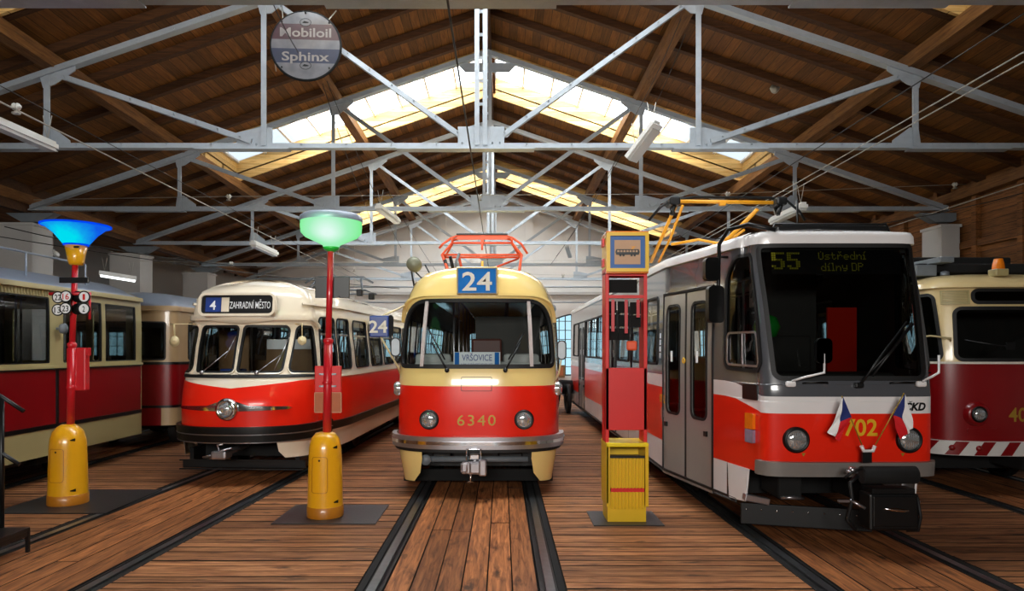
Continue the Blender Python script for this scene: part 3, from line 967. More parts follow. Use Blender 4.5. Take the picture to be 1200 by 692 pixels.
def tail(parent, sh, mat, win=(1.6, 2.45), z0=.4):
    """flat rear wall with a rear window"""
    pts = []
    v0, v1 = z0, sh.cols[0][-1]; K = 30
    for k in range(K + 1):
        v = v0 + (v1 - v0) * k / K; z, es, ef = sh.pf(v); pts.append((sh.W * max(0, 1 - es / sh.W), z))
    poly = pts + [(-x, z) for x, z in pts[::-1] if x > 1e-4]
    pl = Plane((0, sh.length, 0), (1, 0, 0), (0, 0, 1))
    h = rect(-.75, win[0], .75, win[1], .1)
    patch('rear_wall', pl, poly, mat, parent, holes=[h], thick=.02, off=-.02)
    patch('rear_window', pl, h, 'glass', parent)

def side_windows(sh, spans, z0, z1, r=.08):
    out = []
    for a, b in spans:
        for s in (1, -1):
            u0, u1 = sh.U(a), sh.U(b)
            out.append(rect(min(s * u0, s * u1), z0, max(s * u0, s * u1), z1, r))
    return out

def windows(parent, sh, shapes, mat='glass', name='side_window', off=-.01, gw=.03, goff=-.005, gth=.02, gmat='rubber', inset=.015):
    for h in shapes:
        o = patch(name, sh, h, mat, parent, off=off)
        g = PM(); g.ring(sh, grow(h, -inset), gw, off=goff, thick=gth); g.build('window_gasket', gmat, o)

def wiper(parent, base, mid, tip0, tip1, r=.012, mat='black', name='wiper'):
    bm = B(); tube(bm, [base, mid], r, 6); tube(bm, [tip0, tip1], r * .8, 6)
    lathe(bm, [(0, .02), (.03, .015), (.03, -.03), (0, -.03)], 10, base, 'Y')
    return obj(name, bm, mat, parent)

def onshell(sh, u, v, off=0.):
    return sh.S(u, v) + sh.N(u, v) * off

def tray_mirror(parent, c, w, h, ang=0., mat='black', t=.05, r=.05, name='mirror', face='mirror', back=None):
    """rear-view mirror: rounded housing + glass on the far side (facing the driver)"""
    R = Matrix.Rotation(ang, 3, 'Z')
    ux = R @ Vector((1, 0, 0)); pl = Plane(Vector(c), ux, (0, 0, 1))
    p = PM(); p.poly(pl, rect(-w / 2, -h / 2, w / 2, h / 2, r), off=-t, thick=t, mi=0)
    p2 = Plane(Vector(c), -ux, (0, 0, 1)); p.poly(p2, rect(-w / 2, -h / 2, w / 2, h / 2, r), off=t * 0 + .0, mi=0)
    o = p.build(name, mat, parent)
    q = PM(); q.poly(p2, rect(-w / 2 + .012, -h / 2 + .012, w / 2 - .012, h / 2 - .012, r), off=.03 if t < .06 else t, mi=0)
    q.build('mirror_glass', face, o)
    if back:
        q = PM(); q.poly(pl, rect(-w / 2 + .014, -h / 2 + .014, w / 2 - .014, h / 2 - .014, r), off=0, thick=.012, mi=0); q.build('mirror_back', back, o)
    return o

# ================================================================== TRAM 6340 (centre)
def tram_center():
    t = thing('tram', 'red tram with yellow cream top, blue 24 box and fleet number 6340, in the middle', 'tram', (RX, 8.9, 0))
    sh = Shell(1.105, 1.25, 1.8, .75, 2.7, [
        (.15, .15, .07, .10), (.66, .66, .0, .0), (1.0, 1.0, 0, 0), (1.457, 1.457, 0, .02), (1.72, 1.72, .01, .06), (2.1, 2.1, .03, .17), (2.6, 2.6, .075, .33),
        (2.74, 2.73, .12, .35), (2.90, 2.89, .20, .39), (3.08, 3.02, .36, .47), (3.40, 3.11, .75, .75), (3.92, 3.14, 1.25, 1.3)], 14.0, D=1.0)
    E = sh.U(sh.length)
    ws = rpoly([(-1.17, 1.71), (1.17, 1.71), (1.17, 2.60), (-1.17, 2.60)], [.12, .12, .42, .42], 10)
    spans = [(1.6, 2.1)] + [(2.35 + k * 1.42, 3.6 + k * 1.42) for k in range(8)]
    sw = side_windows(sh, spans, 1.62, 2.42)
    body = PM()
    # cream skirts with the gap for the coupler
    def skirt(s):
        a = [(.74, .66), (.74, .5), (.80, .30), (.93, .17), (1.2, .15), (E, .3), (E, .66)]
        return [(s * x, z) for x, z in a] if s > 0 else [(s * x, z) for x, z in a][::-1]
    for s in (-1, 1): body.poly(sh, skirt(s), mi=1)
    body.poly(sh, rect(-E, .66, E, 1.457), mi=0)
    body.poly(sh, rect(-E, 1.457, E, 2.62), [ws] + sw, mi=1)
    body.poly(sh, rect(-E, 2.62, E, 3.92), mi=1)
    # liner
    body.poly(sh, rect(-E, .9, E, 2.9), [grow(ws, .0)] + sw, mi=2, off=-.05)
    body.build('body', ['red', 'cream_y', 'interior'], t)
    windows(t, sh, [ws], name='windscreen', off=-.012, gw=.055, inset=.03, goff=-.01, gth=.03)
    windows(t, sh, sw)
    for x in (-.74, .74):
        patch('screen_divider', sh, [(x - .028, 1.71), (x + .022, 1.71), (x + .028 - .02 * 0, 2.59), (x - .022, 2.59)], 'divider', t, off=0, thick=.022)
    # visor edge over the screen
    def arc(o): return [(u, 2.66 + o - .34 * max(0, (abs(u) - .75) / .75) ** 2.0 if abs(u) < 1.5 else 2.32 + o) for u in [k * .1 - 1.5 for k in range(31)]]
    a = arc(0.0); b = arc(.035)
    patch('visor', sh, a + b[::-1], 'cream_y', t, thick=.05)
    # gutter
    for s in (-1, 1):
        p = PM(); u0, u1 = sorted((s * 1.5, s * E)); p.poly(sh, rect(u0, 2.56, u1, 2.60), thick=.03); p.build('gutter', 'roofgrey', t)
    # bumper
    p = PM(); U = 1.62
    p.poly(sh, rect(-U, .645, U, .80, .03), off=.03, thick=.06, mi=0)
    p.poly(sh, rect(-U + .01, .70, U - .01, .745), off=.09, thick=.012, mi=1)
    p.poly(sh, rect(-U, .60, U, .645), off=.0, thick=.05, mi=2)
    p.build('bumper', ['alu', 'chrome', 'rubber'], t)
    bm = B()
    box(bm, (0, .55, .86), (1.7, .05, .07)); obj('bumper_beam', bm, 'blackmat', t)
    for x in (-.62, .62):
        u = sh.Ux(x); headlamp('headlight', t, onshell(sh, u, 1.02), (sh.N(u, 1.02) + Vector((0, -2, 0))).normalized(), .105, 'black', .025, .06)
    lettering('fleet_number', sh, '6340', 0, 1.02, .145, 'gold', t, width=.50, bold=.0, spacing=1.2)
    p = PM(); p.ring(sh, rect(-.195, 1.40, .195, 1.575, .01), .006, off=.0, thick=.002); p.build('hatch', 'interior', t)
    for s in (-1, 1):
        u = s * 1.28
        c = onshell(sh, u, 1.40, .0); n = sh.N(u, 1.4)
        bm = B(); lathe(bm, [(.075, -.02), (.075, .04), (.055, .075), (0, .085)], 20)
        bmesh.ops.transform(bm, matrix=Matrix.Translation(c) @ Vector((0, 0, 1)).rotation_difference(n).to_matrix().to_4x4(), verts=bm.verts)
        for v in bm.verts: v.co.z = c.z + (v.co.z - c.z) * 1.25
        obj('turn_light', bm, 'lamp_glass', t)
    # route box
    bm = B(); box(bm, (0, .42, 2.86), (.56, .40, .37), bev=.02); rb = obj('route_box', bm, 'cream_y', t)
    pl = Plane((0, .222, 2.855), (1, 0, 0), (0, 0, 1))
    patch('sign_face', pl, rect(-.255, -.165, .255, .165, .01), 'blue', rb, off=-.0, thick=.004)
    p = PM(); p.ring(pl, rect(-.25, -.16, .25, .16), .014, thick=.012); p.build('sign_frame', 'black', rb)
    lettering('sign_number', pl, '24', 0, 0, .255, 'signcream', rb, off=.008, sub=False, width=.40, bold=.014)
    # destination board behind the screen
    pl = Plane((.0, .16, 1.80), (1, 0, 0), (0, .12, 1))
    patch('destination_board', pl, rect(-.31, -.105, .31, .105), 'signwhite', t, thick=.004, off=-.004)
    db = t.children[-1] if t.children else t
    for s in (-1, 1): patch('board_stripe', pl, rect(min(s * .235, s * .295), -.10, max(s * .235, s * .295), .10), 'blue', t, off=.002)
    lettering('destination_text', pl, 'VRŠOVICE', 0, .032, .085, 'navy', t, off=.004, sub=False, width=.40, bold=.012)
    lettering('destination_text', pl, 'NÁM. KUBÁNSKÉ REVOLUCE', 0, -.062, .035, 'navy', t, off=.004, sub=False, width=.42, bold=.01)
    # dash and driver's partition
    bm = B(); box(bm, (0, .80, 1.72), (1.75, .55, .10), bev=.03); box(bm, (-.62, .62, 1.80), (.5, .2, .16), bev=.05); box(bm, (.6, .62, 1.80), (.5, .2, .16), bev=.05); obj('dashboard', bm, 'interior_l', t)
    bm = B(); box(bm, (.42, 1.75, 1.9), (1.0, .04, 1.1)); box(bm, (-.65, 1.75, 1.3), (.7, .04, .8)); obj('driver_partition', bm, 'interior', t)
    bm = B(); box(bm, (.1, 1.3, 1.35), (.5, .45, .1), bev=.03); box(bm, (.1, 1.55, 1.75), (.46, .08, .7), bev=.03); obj('driver_seat', bm, 'seat_red', t)
    # wipers
    def P(x, z, o=.04): 
        u = sh.Ux(x); return onshell(sh, u, z, o)
    wiper(t, P(-.385, 1.66), P(-.60, 2.02), P(-.42, 1.80, .03), P(-.66, 2.20, .03))
    wiper(t, P(.375, 1.66), P(.58, 2.02), P(.42, 1.80, .03), P(.63, 2.14, .03))
    # mirrors and side route plate
    bm = B(); tube(bm, [P(-1.06, 2.55), (-1.08, .3, 2.48), (-1.28, .06, 2.36)], .013, 6); tube(bm, [P(-1.1, 1.60, .0), (-1.05, .2, 1.70), (-1.27, .06, 2.12)], .013, 6); obj('mirror_arm', bm, 'ivory', t)
    m = tray_mirror(t, (-1.075, .12, 1.97), .13, .25, .15, 'black', .05, back='steel')
    m = tray_mirror(t, (1.13, .2, 1.93), .12, .26, -.15, 'black', .05, back='steel')
    bm = B(); tube(bm, [(1.13, .2, 1.85), (1.10, .3, 1.62), (1.05, .4, 1.5)], .012, 6); obj('mirror_arm', bm, 'ivory', t)
    bm = B(); box(bm, (-1.27, .02, 2.24), (.25, .05, .28), bev=.015); rp = obj('route_plate', bm, 'navy', t)
    pl = Plane((-1.28, -.008, 2.24), (1, 0, 0), (0, 0, 1))
    lettering('plate_number', pl, '24', 0, 0, .16, 'signcream', rp, off=.004, sub=False, width=.24, bold=.02)
    tray_mirror(t, (-1.13, .06, 2.25), .08, .28, .3, 'black', .05)
    # roof lamp on the left
    bm = B(); lathe(bm, [(0, .0), (.09, .0), (.105, .03), (.105, .17), (.07, .21), (0, .22)], 20, (-.92, .95, 3.15), 'Y')
    lamp = obj('roof_lamp', bm, 'olive', t); lamp.data.transform(Matrix.Translation((0, 0, 0)))
    bm = B(); tube(bm, [(-.92, .98, 3.06), (-.84, .98, 2.98), (-.74, .98, 2.96), (-.72, .98, 3.05), (-.78, .98, 3.16)], .012, 6); tube(bm, [(-.98, .95, 3.1), (-.93, 1.0, 2.8)], .014, 6); obj('lamp_bracket', bm, 'black', t)
    # coupler
    c = bpy.data.objects.new('coupler', None); COL.objects.link(c); c.parent = t; c.location = (-.02, 0, 0)
    bm = B(); tube(bm, [(0, -.12, .47), (0, .9, .5)], .045, 10); box(bm, (0, -.1, .43), (.2, .3, .16), bev=.03); box(bm, (-.1, -.24, .44), (.12, .1, .15), bev=.02); box(bm, (.11, -.22, .44), (.1, .16, .2), bev=.02)
    tube(bm, [(-.09, -.3, .40), (-.09, -.3, .50), (-.16, -.3, .50), (-.16, -.3, .40), (-.09, -.3, .40)], .012, 6)
    obj('coupler_head', bm, 'alu', c)
    bm = B(); tube(bm, [(-.1, -.15, .52), (-.1, -.15, .66), (.08, -.15, .66), (.08, -.15, .52)], .011, 6); tube(bm, [(-.05, -.18, .35), (-.05, -.18, .24)], .012, 6); tube(bm, [(-.09, -.18, .25), (-.01, -.18, .25)], .01, 6)
    box(bm, (0, -.1, .56), (.13, .1, .08), bev=.015)
    obj('coupling_lever', bm, 'chrome', c)
    bm = B(); tube(bm, [(-.68, .25, .47), (.68, .25, .47)], .04, 10); lathe(bm, [(0, .0), (.07, .0), (.07, .05), (0, .05)], 16, (-.68, .22, .47), 'Y'); obj('cross_tube', bm, 'steel_dark', t)
    bm = B(); box(bm, (0, .9, .55), (1.7, .06, .55)); box(bm, (-.5, .7, .6), (.26, .3, .4), bev=.02); box(bm, (.45, .7, .6), (.34, .3, .42), bev=.02); box(bm, (0, .85, .62), (.3, .2, .25), bev=.03); obj('front_frame', bm, 'black', t)
    bm = B(); box(bm, (0, .75, .17), (2.1, .08, .16), bev=.01); obj('lifeguard', bm, 'blackmat', t)
    cabin(t, sh, .92); underframe(t, sh, ya=1.3); tail(t, sh, 'cream_y')
    bogie(t, 3.1); bogie(t, 9.5)
    # pantograph
    pg = bpy.data.objects.new('pantograph', None); COL.objects.link(pg); pg.parent = t; pg.location = (0, 2.55, 3.1)
    def tb(name, paths, r=.018, mat='orange'):
        bm = B()
        for q in paths: tube(bm, q, r, 7)
        return obj(name, bm, mat, pg)
    # collector head with drooping horns
    tb('collector_bow', [[(-.72, 0, .53), (-.66, 0, .6), (-.52, 0, .70), (-.42, 0, .735), (.42, 0, .735), (.52, 0, .70), (.66, 0, .6), (.76, 0, .44)],
                         [(-.5, .16, .69), (-.42, .16, .72), (.42, .16, .72), (.5, .16, .69)], [(-.5, .0, .62), (.5, 0, .62)], [(-.5, 0, .62), (-.5, 0, .7)], [(.5, 0, .62), (.5, 0, .7)]], .02)
    bm = B(); box(bm, (0, -.0, .765), (.86, .05, .03), bev=.008); box(bm, (0, .16, .755), (.86, .05, .03), bev=.008); obj('contact_strip', bm, 'black', pg)
    bm = B(); box(bm, (0, 0, .70), (.84, .03, .05)); box(bm, (0, .08, .68), (.05, .2, .14)); obj('strip_holder', bm, 'orange', pg)
    tb('upper_frame', [[(-.66, -.15, .40), (-.5, 0, .63)], [(.66, -.15, .40), (.5, 0, .63)], [(-.66, .3, .40), (-.5, .1, .63)], [(.66, .3, .40), (.5, .1, .63)],
                       [(-.66, -.15, .40), (.66, -.15, .40)], [(-.66, .3, .42), (.66, .3, .42)], [(.62, .3, .4), (-.2, .1, .06)], [(0, 0, .62), (0, 0, .5)]], .018)
    tb('lower_frame', [[(-.66, -.15, .40), (-.50, -.5, .02)], [(.66, -.15, .40), (.60, -.5, .02)], [(-.66, .3, .40), (-.55, .8, .02)], [(.66, .3, .40), (.62, .8, .02)], [(-.4, .2, .4), (-.3, .4, 0)]], .024, 'orange')
    tb('base_frame', [[(-.62, -.5, .0), (.62, -.5, .0), (.62, .8, .0), (-.62, .8, .0), (-.62, -.5, .0)], [(-.4, -.5, .0), (-.4, -.5, .25), (-.35, -.5, .38)]], .022, 'steel_dark')
    bm = B()
    for x in (-.5, .5):
        for y in (-.45, .7): lathe(bm, [(.05, -.14), (.03, -.12), (.05, -.09), (.03, -.06), (.045, -.02), (0, -.02)], 12, (x, y, 0))
    obj('insulator', bm, 'ceramic', pg)
    bm = B(); tube(bm, [(.02, -.6, -.1), (.02, -.6, .24)], .02, 8); lathe(bm, [(.07, -.12), (.05, -.07), (0, -.07)], 12, (.02, -.6, 0)); obj('latch_post', bm, 'pan_yellow', pg)
    tb('spring', [[(-.55, .2, .42), (-.50, .2, .2)], [(-.6, -.3, .3), (-.55, -.3, .1)]], .03, 'black')
tram_center()

# ================================================================== TRAM ON ROUTE 4 (left)
def tram_left():
    t = thing('tram', 'rounded red and ivory tram with route box 4 and a winged chrome headlight', 'tram', (-3.85, 9.6, 0), rz=-.045)
    sh = Shell(1.0, 1.2, 1.3, .90, 2.3, prof=[
        (.36, .36, .05, .05), (.64, .64, .02, .02), (.85, .85, 0, 0), (1.12, 1.12, 0, 0), (1.39, 1.39, .0, .09), (1.53, 1.53, .01, .17), (1.6, 1.6, .02, .23), (1.95, 1.95, .05, .36), (2.30, 2.30, .09, .48),
        (2.40, 2.40, .09, .40), (2.7, 2.7, .14, .45), (2.84, 2.82, .22, .53), (2.98, 2.90, .38, .70), (3.3, 2.99, .72, .98), (3.78, 3.04, 1.2, 1.3)], length=13.3, D=1.0, cf=.75)
    E = sh.U(sh.length)
    def pane(s, c, r=.06):
        c = [(s * x, z) for x, z in c]
        if s < 0: c = c[::-1]
        return rpoly(c, r, 5)
    front = [pane(s, [(.035, 1.60), (.66, 1.60), (.76, 2.28), (.045, 2.28)], [.06, .08, .08, .06]) for s in (-1, 1)]
    corner = [pane(s, [(.76, 1.60), (1.44, 1.60), (1.34, 2.28), (.88, 2.28)], [.08, .06, .12, .10]) for s in (-1, 1)]
    spans = [(.98, 1.52), (1.60, 2.18), (2.45, 3.4)] + [(3.62 + k * 1.15, 4.57 + k * 1.15) for k in range(8)]
    sw = side_windows(sh, spans, 1.62, 2.44, .09)
    body = PM()
    def skirt(s):
        a = [(.66 if s > 0 else .93, .66), (.70 if s > 0 else .94, .48), (.80 if s > 0 else .95, .38), (1.3, .36), (E, .42), (E, .66)]
        return [(s * x, z) for x, z in a] if s > 0 else [(s * x, z) for x, z in a][::-1]
    for s in (-1, 1): body.poly(sh, skirt(s), mi=1)
    redtop = [(E, 1.50), (1.9, 1.50), (1.0, 1.485), (.0, 1.385), (-1.0, 1.485), (-1.9, 1.50), (-E, 1.50)]
    body.poly(sh, [(-E, .66), (E, .66)] + redtop, mi=0)
    body.poly(sh, redtop[::-1] + [(E, 2.35), (-E, 2.35)][:0] + [(E, 2.5), (-E, 2.5)], front + corner + sw, mi=1)
    sign = rect(-.56, 2.44, .56, 2.72, .07)
    body.poly(sh, rect(-E, 2.5, E, 3.78), mi=1)
    body.poly(sh, rect(-E, .9, E, 2.5), front + corner + sw, mi=2, off=-.05)
    body.build('body', ['red', 'cream_t1', 'interior'], t)
    windows(t, sh, front, name='windscreen', off=-.012, gw=.036, inset=.018, gth=.028)
    windows(t, sh, corner, name='corner_window', off=-.012, gw=.036, inset=.018, gth=.028)
    windows(t, sh, sw, gw=.022, inset=.012)
    for h in front + corner:
        g = PM(); g.ring(sh, grow(h, .02), .014, off=0, thick=.03); g.build('window_trim', 'cream_t1', t)
    # window cross bars
    for h in sw:
        us = [q[0] for q in h]; patch('sash_bar', sh, rect(min(us) + .03, 2.16, max(us) - .03, 2.19), 'alu', t, off=-.02, thick=.02)
    # brow over the screen
    br = [(u, 2.385 - .035 * max(0, 1 - abs(u) / .5) - .16 * max(0, (abs(u) - 1.25) / .4) ** 1.5) for u in [k * .1 - 1.6 for k in range(33)]]
    patch('visor', sh, br + [(u, z + .06) for u, z in br[::-1]], 'cream_t1', t, thick=.045)
    patch('belt_strip', sh, rect(-1.6, 1.525, 1.6, 1.560), 'rubber', t, thick=.022)
    for s in (-1, 1):
        u0, u1 = sorted((s * 1.6, s * E)); patch('belt_strip', sh, rect(u0, 1.50, u1, 1.52), 'cream_t1', t, thick=.02)
        patch('gutter', sh, rect(u0 + (-.55 if s > 0 else 0), 2.60, u1 + (.55 if s < 0 else 0), 2.63, .01), 'cream_t1', t, thick=.04)
        patch('rubbing_strip', sh, rect(u0, .68, u1, .80), 'black', t, thick=.03)
        patch('skirt_edge', sh, rect(u0, .64, u1, .67), 'cream_t1', t, thick=.02)
    # destination box
    pl = Plane((-.0, .325, 2.585), (1, 0, 0), (0, .13, 1))
    p = PM(); p.ring(pl, rect(-.53, -.135, .53, .135, .06), .035, off=-.05, thick=.10); p.build('destination_frame', 'cream_t1', t)
    p = PM(); p.poly(pl, rect(-.54, -.14, .54, .14, .06), off=-.01, thick=.03); p.build('destination_box', 'black', t)
    patch('route_blind', pl, rect(-.47, -.105, -.24, .105), 'navy', t, off=.022)
    patch('route_blind_gap', pl, rect(-.235, -.105, -.12, .105), 'cream_t1', t, off=.022)
    lettering('route_number', pl, '4', -.36, -.005, .14, 'signwhite', t, off=.026, sub=False, bold=.01)
    lettering('destination_text', pl, 'ZAHRADNÍ MĚSTO', .19, -.005, .105, 'signwhite', t, off=.026, sub=False, width=.60, bold=.003)
    # winged headlight
    u = 0; c = onshell(sh, 0, 1.10, .0)
    hl = headlamp('headlight', t, c + Vector((0, -.03, 0)), (0, -1, 0), .095, 'chrome', .06, .08)
    for s in (-1, 1):
        a = [(s * .10, 1.07), (s * .82, 1.085), (s * .88, 1.105), (s * .82, 1.125), (s * .28, 1.145), (s * .14, 1.19), (s * .09, 1.20)]
        if s < 0: a = a[::-1]
        patch('headlight_wing', sh, a, 'chrome', t, off=.0, thick=.035)
        a = [(s * .16, 1.10), (s * .82, 1.097), (s * .82, 1.113), (s * .16, 1.12)]
        if s < 0: a = a[::-1]
        patch('wing_rib', sh, a, 'chrome', t, off=.035, thick=.012)
    # double bumper
    for z in (.64, .755):
        patch('bumper', sh, rect(-1.85, z, 1.85, z + .095, .02), 'black', t, off=.01, thick=.06)
        patch('bumper_trim', sh, rect(-1.85, z - .012, 1.85, z - .002), 'alu', t, off=.01, thick=.065)
    bm = B(); box(bm, (-.0, .55, .24), (1.85, .06, .12), bev=.01); box(bm, (-.0, .44, .31), (1.85, .03, .02)); box(bm, (0, .44, .18), (1.85, .03, .02)); box(bm, (-.8, .8, .35), (.06, .5, .25)); box(bm, (.8, .8, .35), (.06, .5, .25)); obj('lifeguard', bm, 'black', t)
    bm = B(); box(bm, (0, .95, .55), (1.8, .05, .5)); obj('front_frame', bm, 'blackmat', t)
    bm = B(); tube(bm, [(-.1, 0.1, .46), (-.1, .9, .48)], .045, 10); box(bm, (-.1, .02, .46), (.22, .24, .12), bev=.03); tube(bm, [(-.26, -.05, .43), (-.18, -.08, .46), (-.05, -.08, .53), (.08, -.05, .56)], .014, 6); tube(bm, [(-.1, -.05, .52), (-.13, -.05, .60), (-.05, -.05, .61)], .012, 6); tube(bm, [(-.36, -.0, .42), (-.25, -.03, .45), (-.2, 0, .42), (-.36, -.0, .42)], .012, 6); obj('coupler', bm, 'alu', t)
    def P(x, z, o=.045):
        uu = sh.Ux(x); return onshell(sh, uu, z, o)
    wiper(t, P(-.50, 1.575), P(-.14, 1.90), P(-.17, 1.80), P(-.06, 2.12), .008, 'alu')
    wiper(t, P(.32, 1.575), P(.60, 1.84), P(.54, 1.62), P(.70, 2.10), .008, 'alu')
    # little round mirrors
    for s in (-1, 1):
        uu = s * 1.18
        a = onshell(sh, s * (1.0 if s < 0 else .86), 2.33, .02)
        b = a + Vector((s * (.26 if s < 0 else .14), -.12, .0)); c = b + Vector((0, 0, -.2))
        bm = B(); tube(bm, [a, b, b + Vector((0, 0, -.02)), c], .009, 6); lathe(bm, [(0, -.015), (.062, -.015), (.068, 0), (.062, .012), (0, .02)], 20, c - Vector((0, 0, .05)), 'Y'); lathe(bm, [(0, .012), (.012, .012), (.012, .03), (0, .03)], 10, c - Vector((0, 0, .05)), 'Y')
        obj('mirror', bm, 'ivory', t)
    # dash, blue cushion, paper on the partition
    bm = B(); box(bm, (0, .78, 1.52), (1.5, .35, .14), bev=.05); obj('dashboard', bm, 'cream_t1', t)
    bm = B(); box(bm, (-.18, .58, 1.62), (.36, .14, .06), bev=.02); obj('cushion', bm, 'navy', t)
    bm = B(); box(bm, (.4, 1.55, 2.02), (.9, .03, .16)); obj('sun_blind', bm, 'signwhite', t)
    bm = B(); box(bm, (.4, 1.6, 1.75), (.95, .04, .42)); box(bm, (-.62, 1.6, 1.6), (.5, .04, 1.3)); obj('driver_partition', bm, 'seat_wood', t)
    cabin(t, sh, .92, seatmat='seat_wood'); underframe(t, sh, ya=1.3); tail(t, sh, 'cream_t1'); bogie(t, 3.0); bogie(t, 9.4)
    # pantograph folded low on the roof
    pg = bpy.data.objects.new('pantograph', None); COL.objects.link(pg); pg.parent = t; pg.location = (.35, 4.3, 3.06)
    bm = B()
    for q in ([(-.7, 0, .22), (-.5, 0, .34), (.5, 0, .34), (.7, 0, .22)], [(-.55, -.3, .05), (-.45, .0, .3)], [(.55, -.3, .05), (.45, 0, .3)], [(-.6, -.3, .05), (.6, -.3, .05), (.6, .7, .05), (-.6, .7, .05), (-.6, -.3, .05)]): tube(bm, q, .022, 6)
    obj('collector_frame', bm, 'steel_dark', pg)
    bm = B(); 
    for x in (-.5, .5):
        for y in (-.3, .7): box(bm, (x, y, .0), (.12, .12, .14), bev=.02)
    obj('insulator', bm, 'black', pg)
tram_left()
# ================================================================== GREY / RED MODERN TRAM (right)
def tram_right():
    t = thing('tram', 'modern grey, white and red tram with black windscreen, amber 55 display and two small flags', 'tram', (3.42, 6.67, 0))
    sh = Shell(.84, 1.25, 2.2, .20, 5.0, [
        (.30, .30, .0, .08), (.71, .71, .0, .02), (1.0, 1.0, 0, 0), (1.48, 1.48, 0, .0), (1.75, 1.75, .0, .04), (2.4, 2.4, .01, .17), (3.0, 3.0, .02, .30),
        (3.09, 3.09, .03, .30), (3.16, 3.15, .08, .36), (3.3, 3.19, .22, .5), (4.2, 3.23, 1.25, 1.2)], 14.7, D=.45, ease=False)
    E = sh.U(sh.length); U = sh.U
    # openings -------------------------------------------------------
    ux = sh.Ux(.70)
    scr = rpoly([(-.735, 1.66), (.735, 1.66), (.80, 3.0), (-.80, 3.0)], [.08, .08, .05, .05], 4)
    def both(pts, r):
        out = []
        for s in (1, -1):
            q = [(s * u, v) for u, v in pts]
            if s < 0: q = q[::-1]
            out.append(rpoly(q, r if s > 0 else r[::-1], 6))
        return out
    cab = both([(U(.09), 1.72), (U(.84), 1.74), (U(.84), 2.93), (U(.13), 2.93)], [.12, .10, .30, .06])
    DOORS = [(1.12, 2.50), (6.3, 7.6), (11.2, 12.5)]
    leafs = []; dwin = []
    for s in (1, -1):
        for a, b in DOORS:
            if s > 0 and a > 1: continue
            m = (a + b) / 2
            for p, q in ((a + .02, m - .03), (m + .03, b - .02)):
                u0, u1 = sorted((s * U(p), s * U(q))); leafs.append((u0, u1))
                dwin.append(rect(u0 + .13, 1.12, u1 - .13, 2.50, .09))
    dopen = []
    for s in (1, -1):
        for a, b in DOORS:
            if s > 0 and a > 1: continue
            u0, u1 = sorted((s * U(a), s * U(b))); dopen.append(rect(u0, .34, u1, 2.66))
    spans = [(2.85, 3.7), (3.82, 4.85), (5.0, 6.15), (7.8, 8.9), (9.0, 10.0), (10.1, 11.05), (12.7, 14.0)]
    sw = side_windows(sh, spans, 1.74, 2.66, .07)
    body = PM()
    def topw(o):   # top edge of the white band (o=0) and of the red (o=-.165)
        r = []
        for u in (E, U(2.3), U(1.0), U(.82), U(.05), .0):
            pass
        return [(E, 1.60 + o), (U(.86), 1.60 + o), (U(.62), 1.585 + o), (sh.Uc * .93, 1.48 + o), (-sh.Uc * .93, 1.48 + o), (-U(.62), 1.585 + o), (-U(.86), 1.60 + o), (-E, 1.60 + o)]
    T0 = topw(0); T1 = topw(-.165)
    # doors cut every band: build each band with door openings subtracted by splitting into strips
    def strips(zlo, zhi_fn_top, zlo_fn, mi):
        pass
    cuts = sorted({-E, E} | {q for h in dopen for q in (h[0][0], h[1][0])})
    def val(T, u):
        T = sorted(T)
        for (a, za), (b, zb) in zip(T, T[1:]):
            if a <= u <= b: return za + (zb - za) * (u - a) / max(1e-9, b - a)
        return T[0][1]
    def band(lo, hi, mi, holes=(), off=0.):
        for a, b in zip(cuts, cuts[1:]):
            isdoor = any(abs(a - h[0][0]) < 1e-4 for h in dopen)
            if isdoor: continue
            flo = lo if callable(lo) else (lambda u, z=lo: z); fhi = hi if callable(hi) else (lambda u, z=hi: z)
            xs = sorted({a, b} | {q[0] for q in T0 if a < q[0] < b})
            poly = [(x, flo(x)) for x in xs] + [(x, fhi(x)) for x in xs[::-1]]
            hh = [h for h in holes if min(q[0] for q in h) > a and max(q[0] for q in h) < b]
            body.poly(sh, poly, hh, mi=mi, off=off)
    sk = .71
    # white skirts (stop short of the nose), red, white, grey, roof
    for s in (-1, 1):
        prev = U(.36)
        segs = []
        pts = [U(.80)] + sorted(x for x in [abs(c) for c in cuts if (c > 0) == (s > 0)] if x > U(.62))
        if E not in pts: pts.append(E)
        for a, b in zip(pts, pts[1:]):
            if any(abs(min(abs(h[0][0]), abs(h[1][0])) - a) < 1e-4 and (h[0][0] > 0) == (s > 0) for h in dopen): continue
            for k in range(max(1, round((b - a) / 1.4))):
                n = max(1, round((b - a) / 1.4)); p = a + (b - a) * k / n + .01; q = a + (b - a) * (k + 1) / n - .01
                u0, u1 = sorted((s * p, s * q)); body.poly(sh, rect(u0, .36, u1, sk), mi=2)
    f0 = lambda u: val(T0, u); f1 = lambda u: val(T1, u)
    band(sk, f1, 0); band(f1, f0, 2); band(f0, 2.66, 1, cab + sw) if False else None
    # the grey zone incl. the windscreen opening
    def grey(a, b, holes):
        xs = sorted({a, b} | {q[0] for q in T0 if a < q[0] < b})
        poly = [(x, f0(x)) for x in xs] + [(b, 3.02), (a, 3.02)]
        body.poly(sh, poly, [h for h in holes if min(q[0] for q in h) > a and max(q[0] for q in h) < b], mi=1)
    for a, b in zip(cuts, cuts[1:]):
        if any(abs(a - h[0][0]) < 1e-4 for h in dopen): body.poly(sh, rect(a, 2.66, b, 3.02), mi=1)
        else: grey(a, b, [scr] + cab + sw)
    body.poly(sh, rect(-E, 3.02, E, 3.12), mi=2, off=.0, thick=.03)
    body.poly(sh, rect(-E, 3.12, E, 4.2), mi=2)
    body.build('body', ['red_t6', 't6grey', 't6white'], t)
    ln = PM()
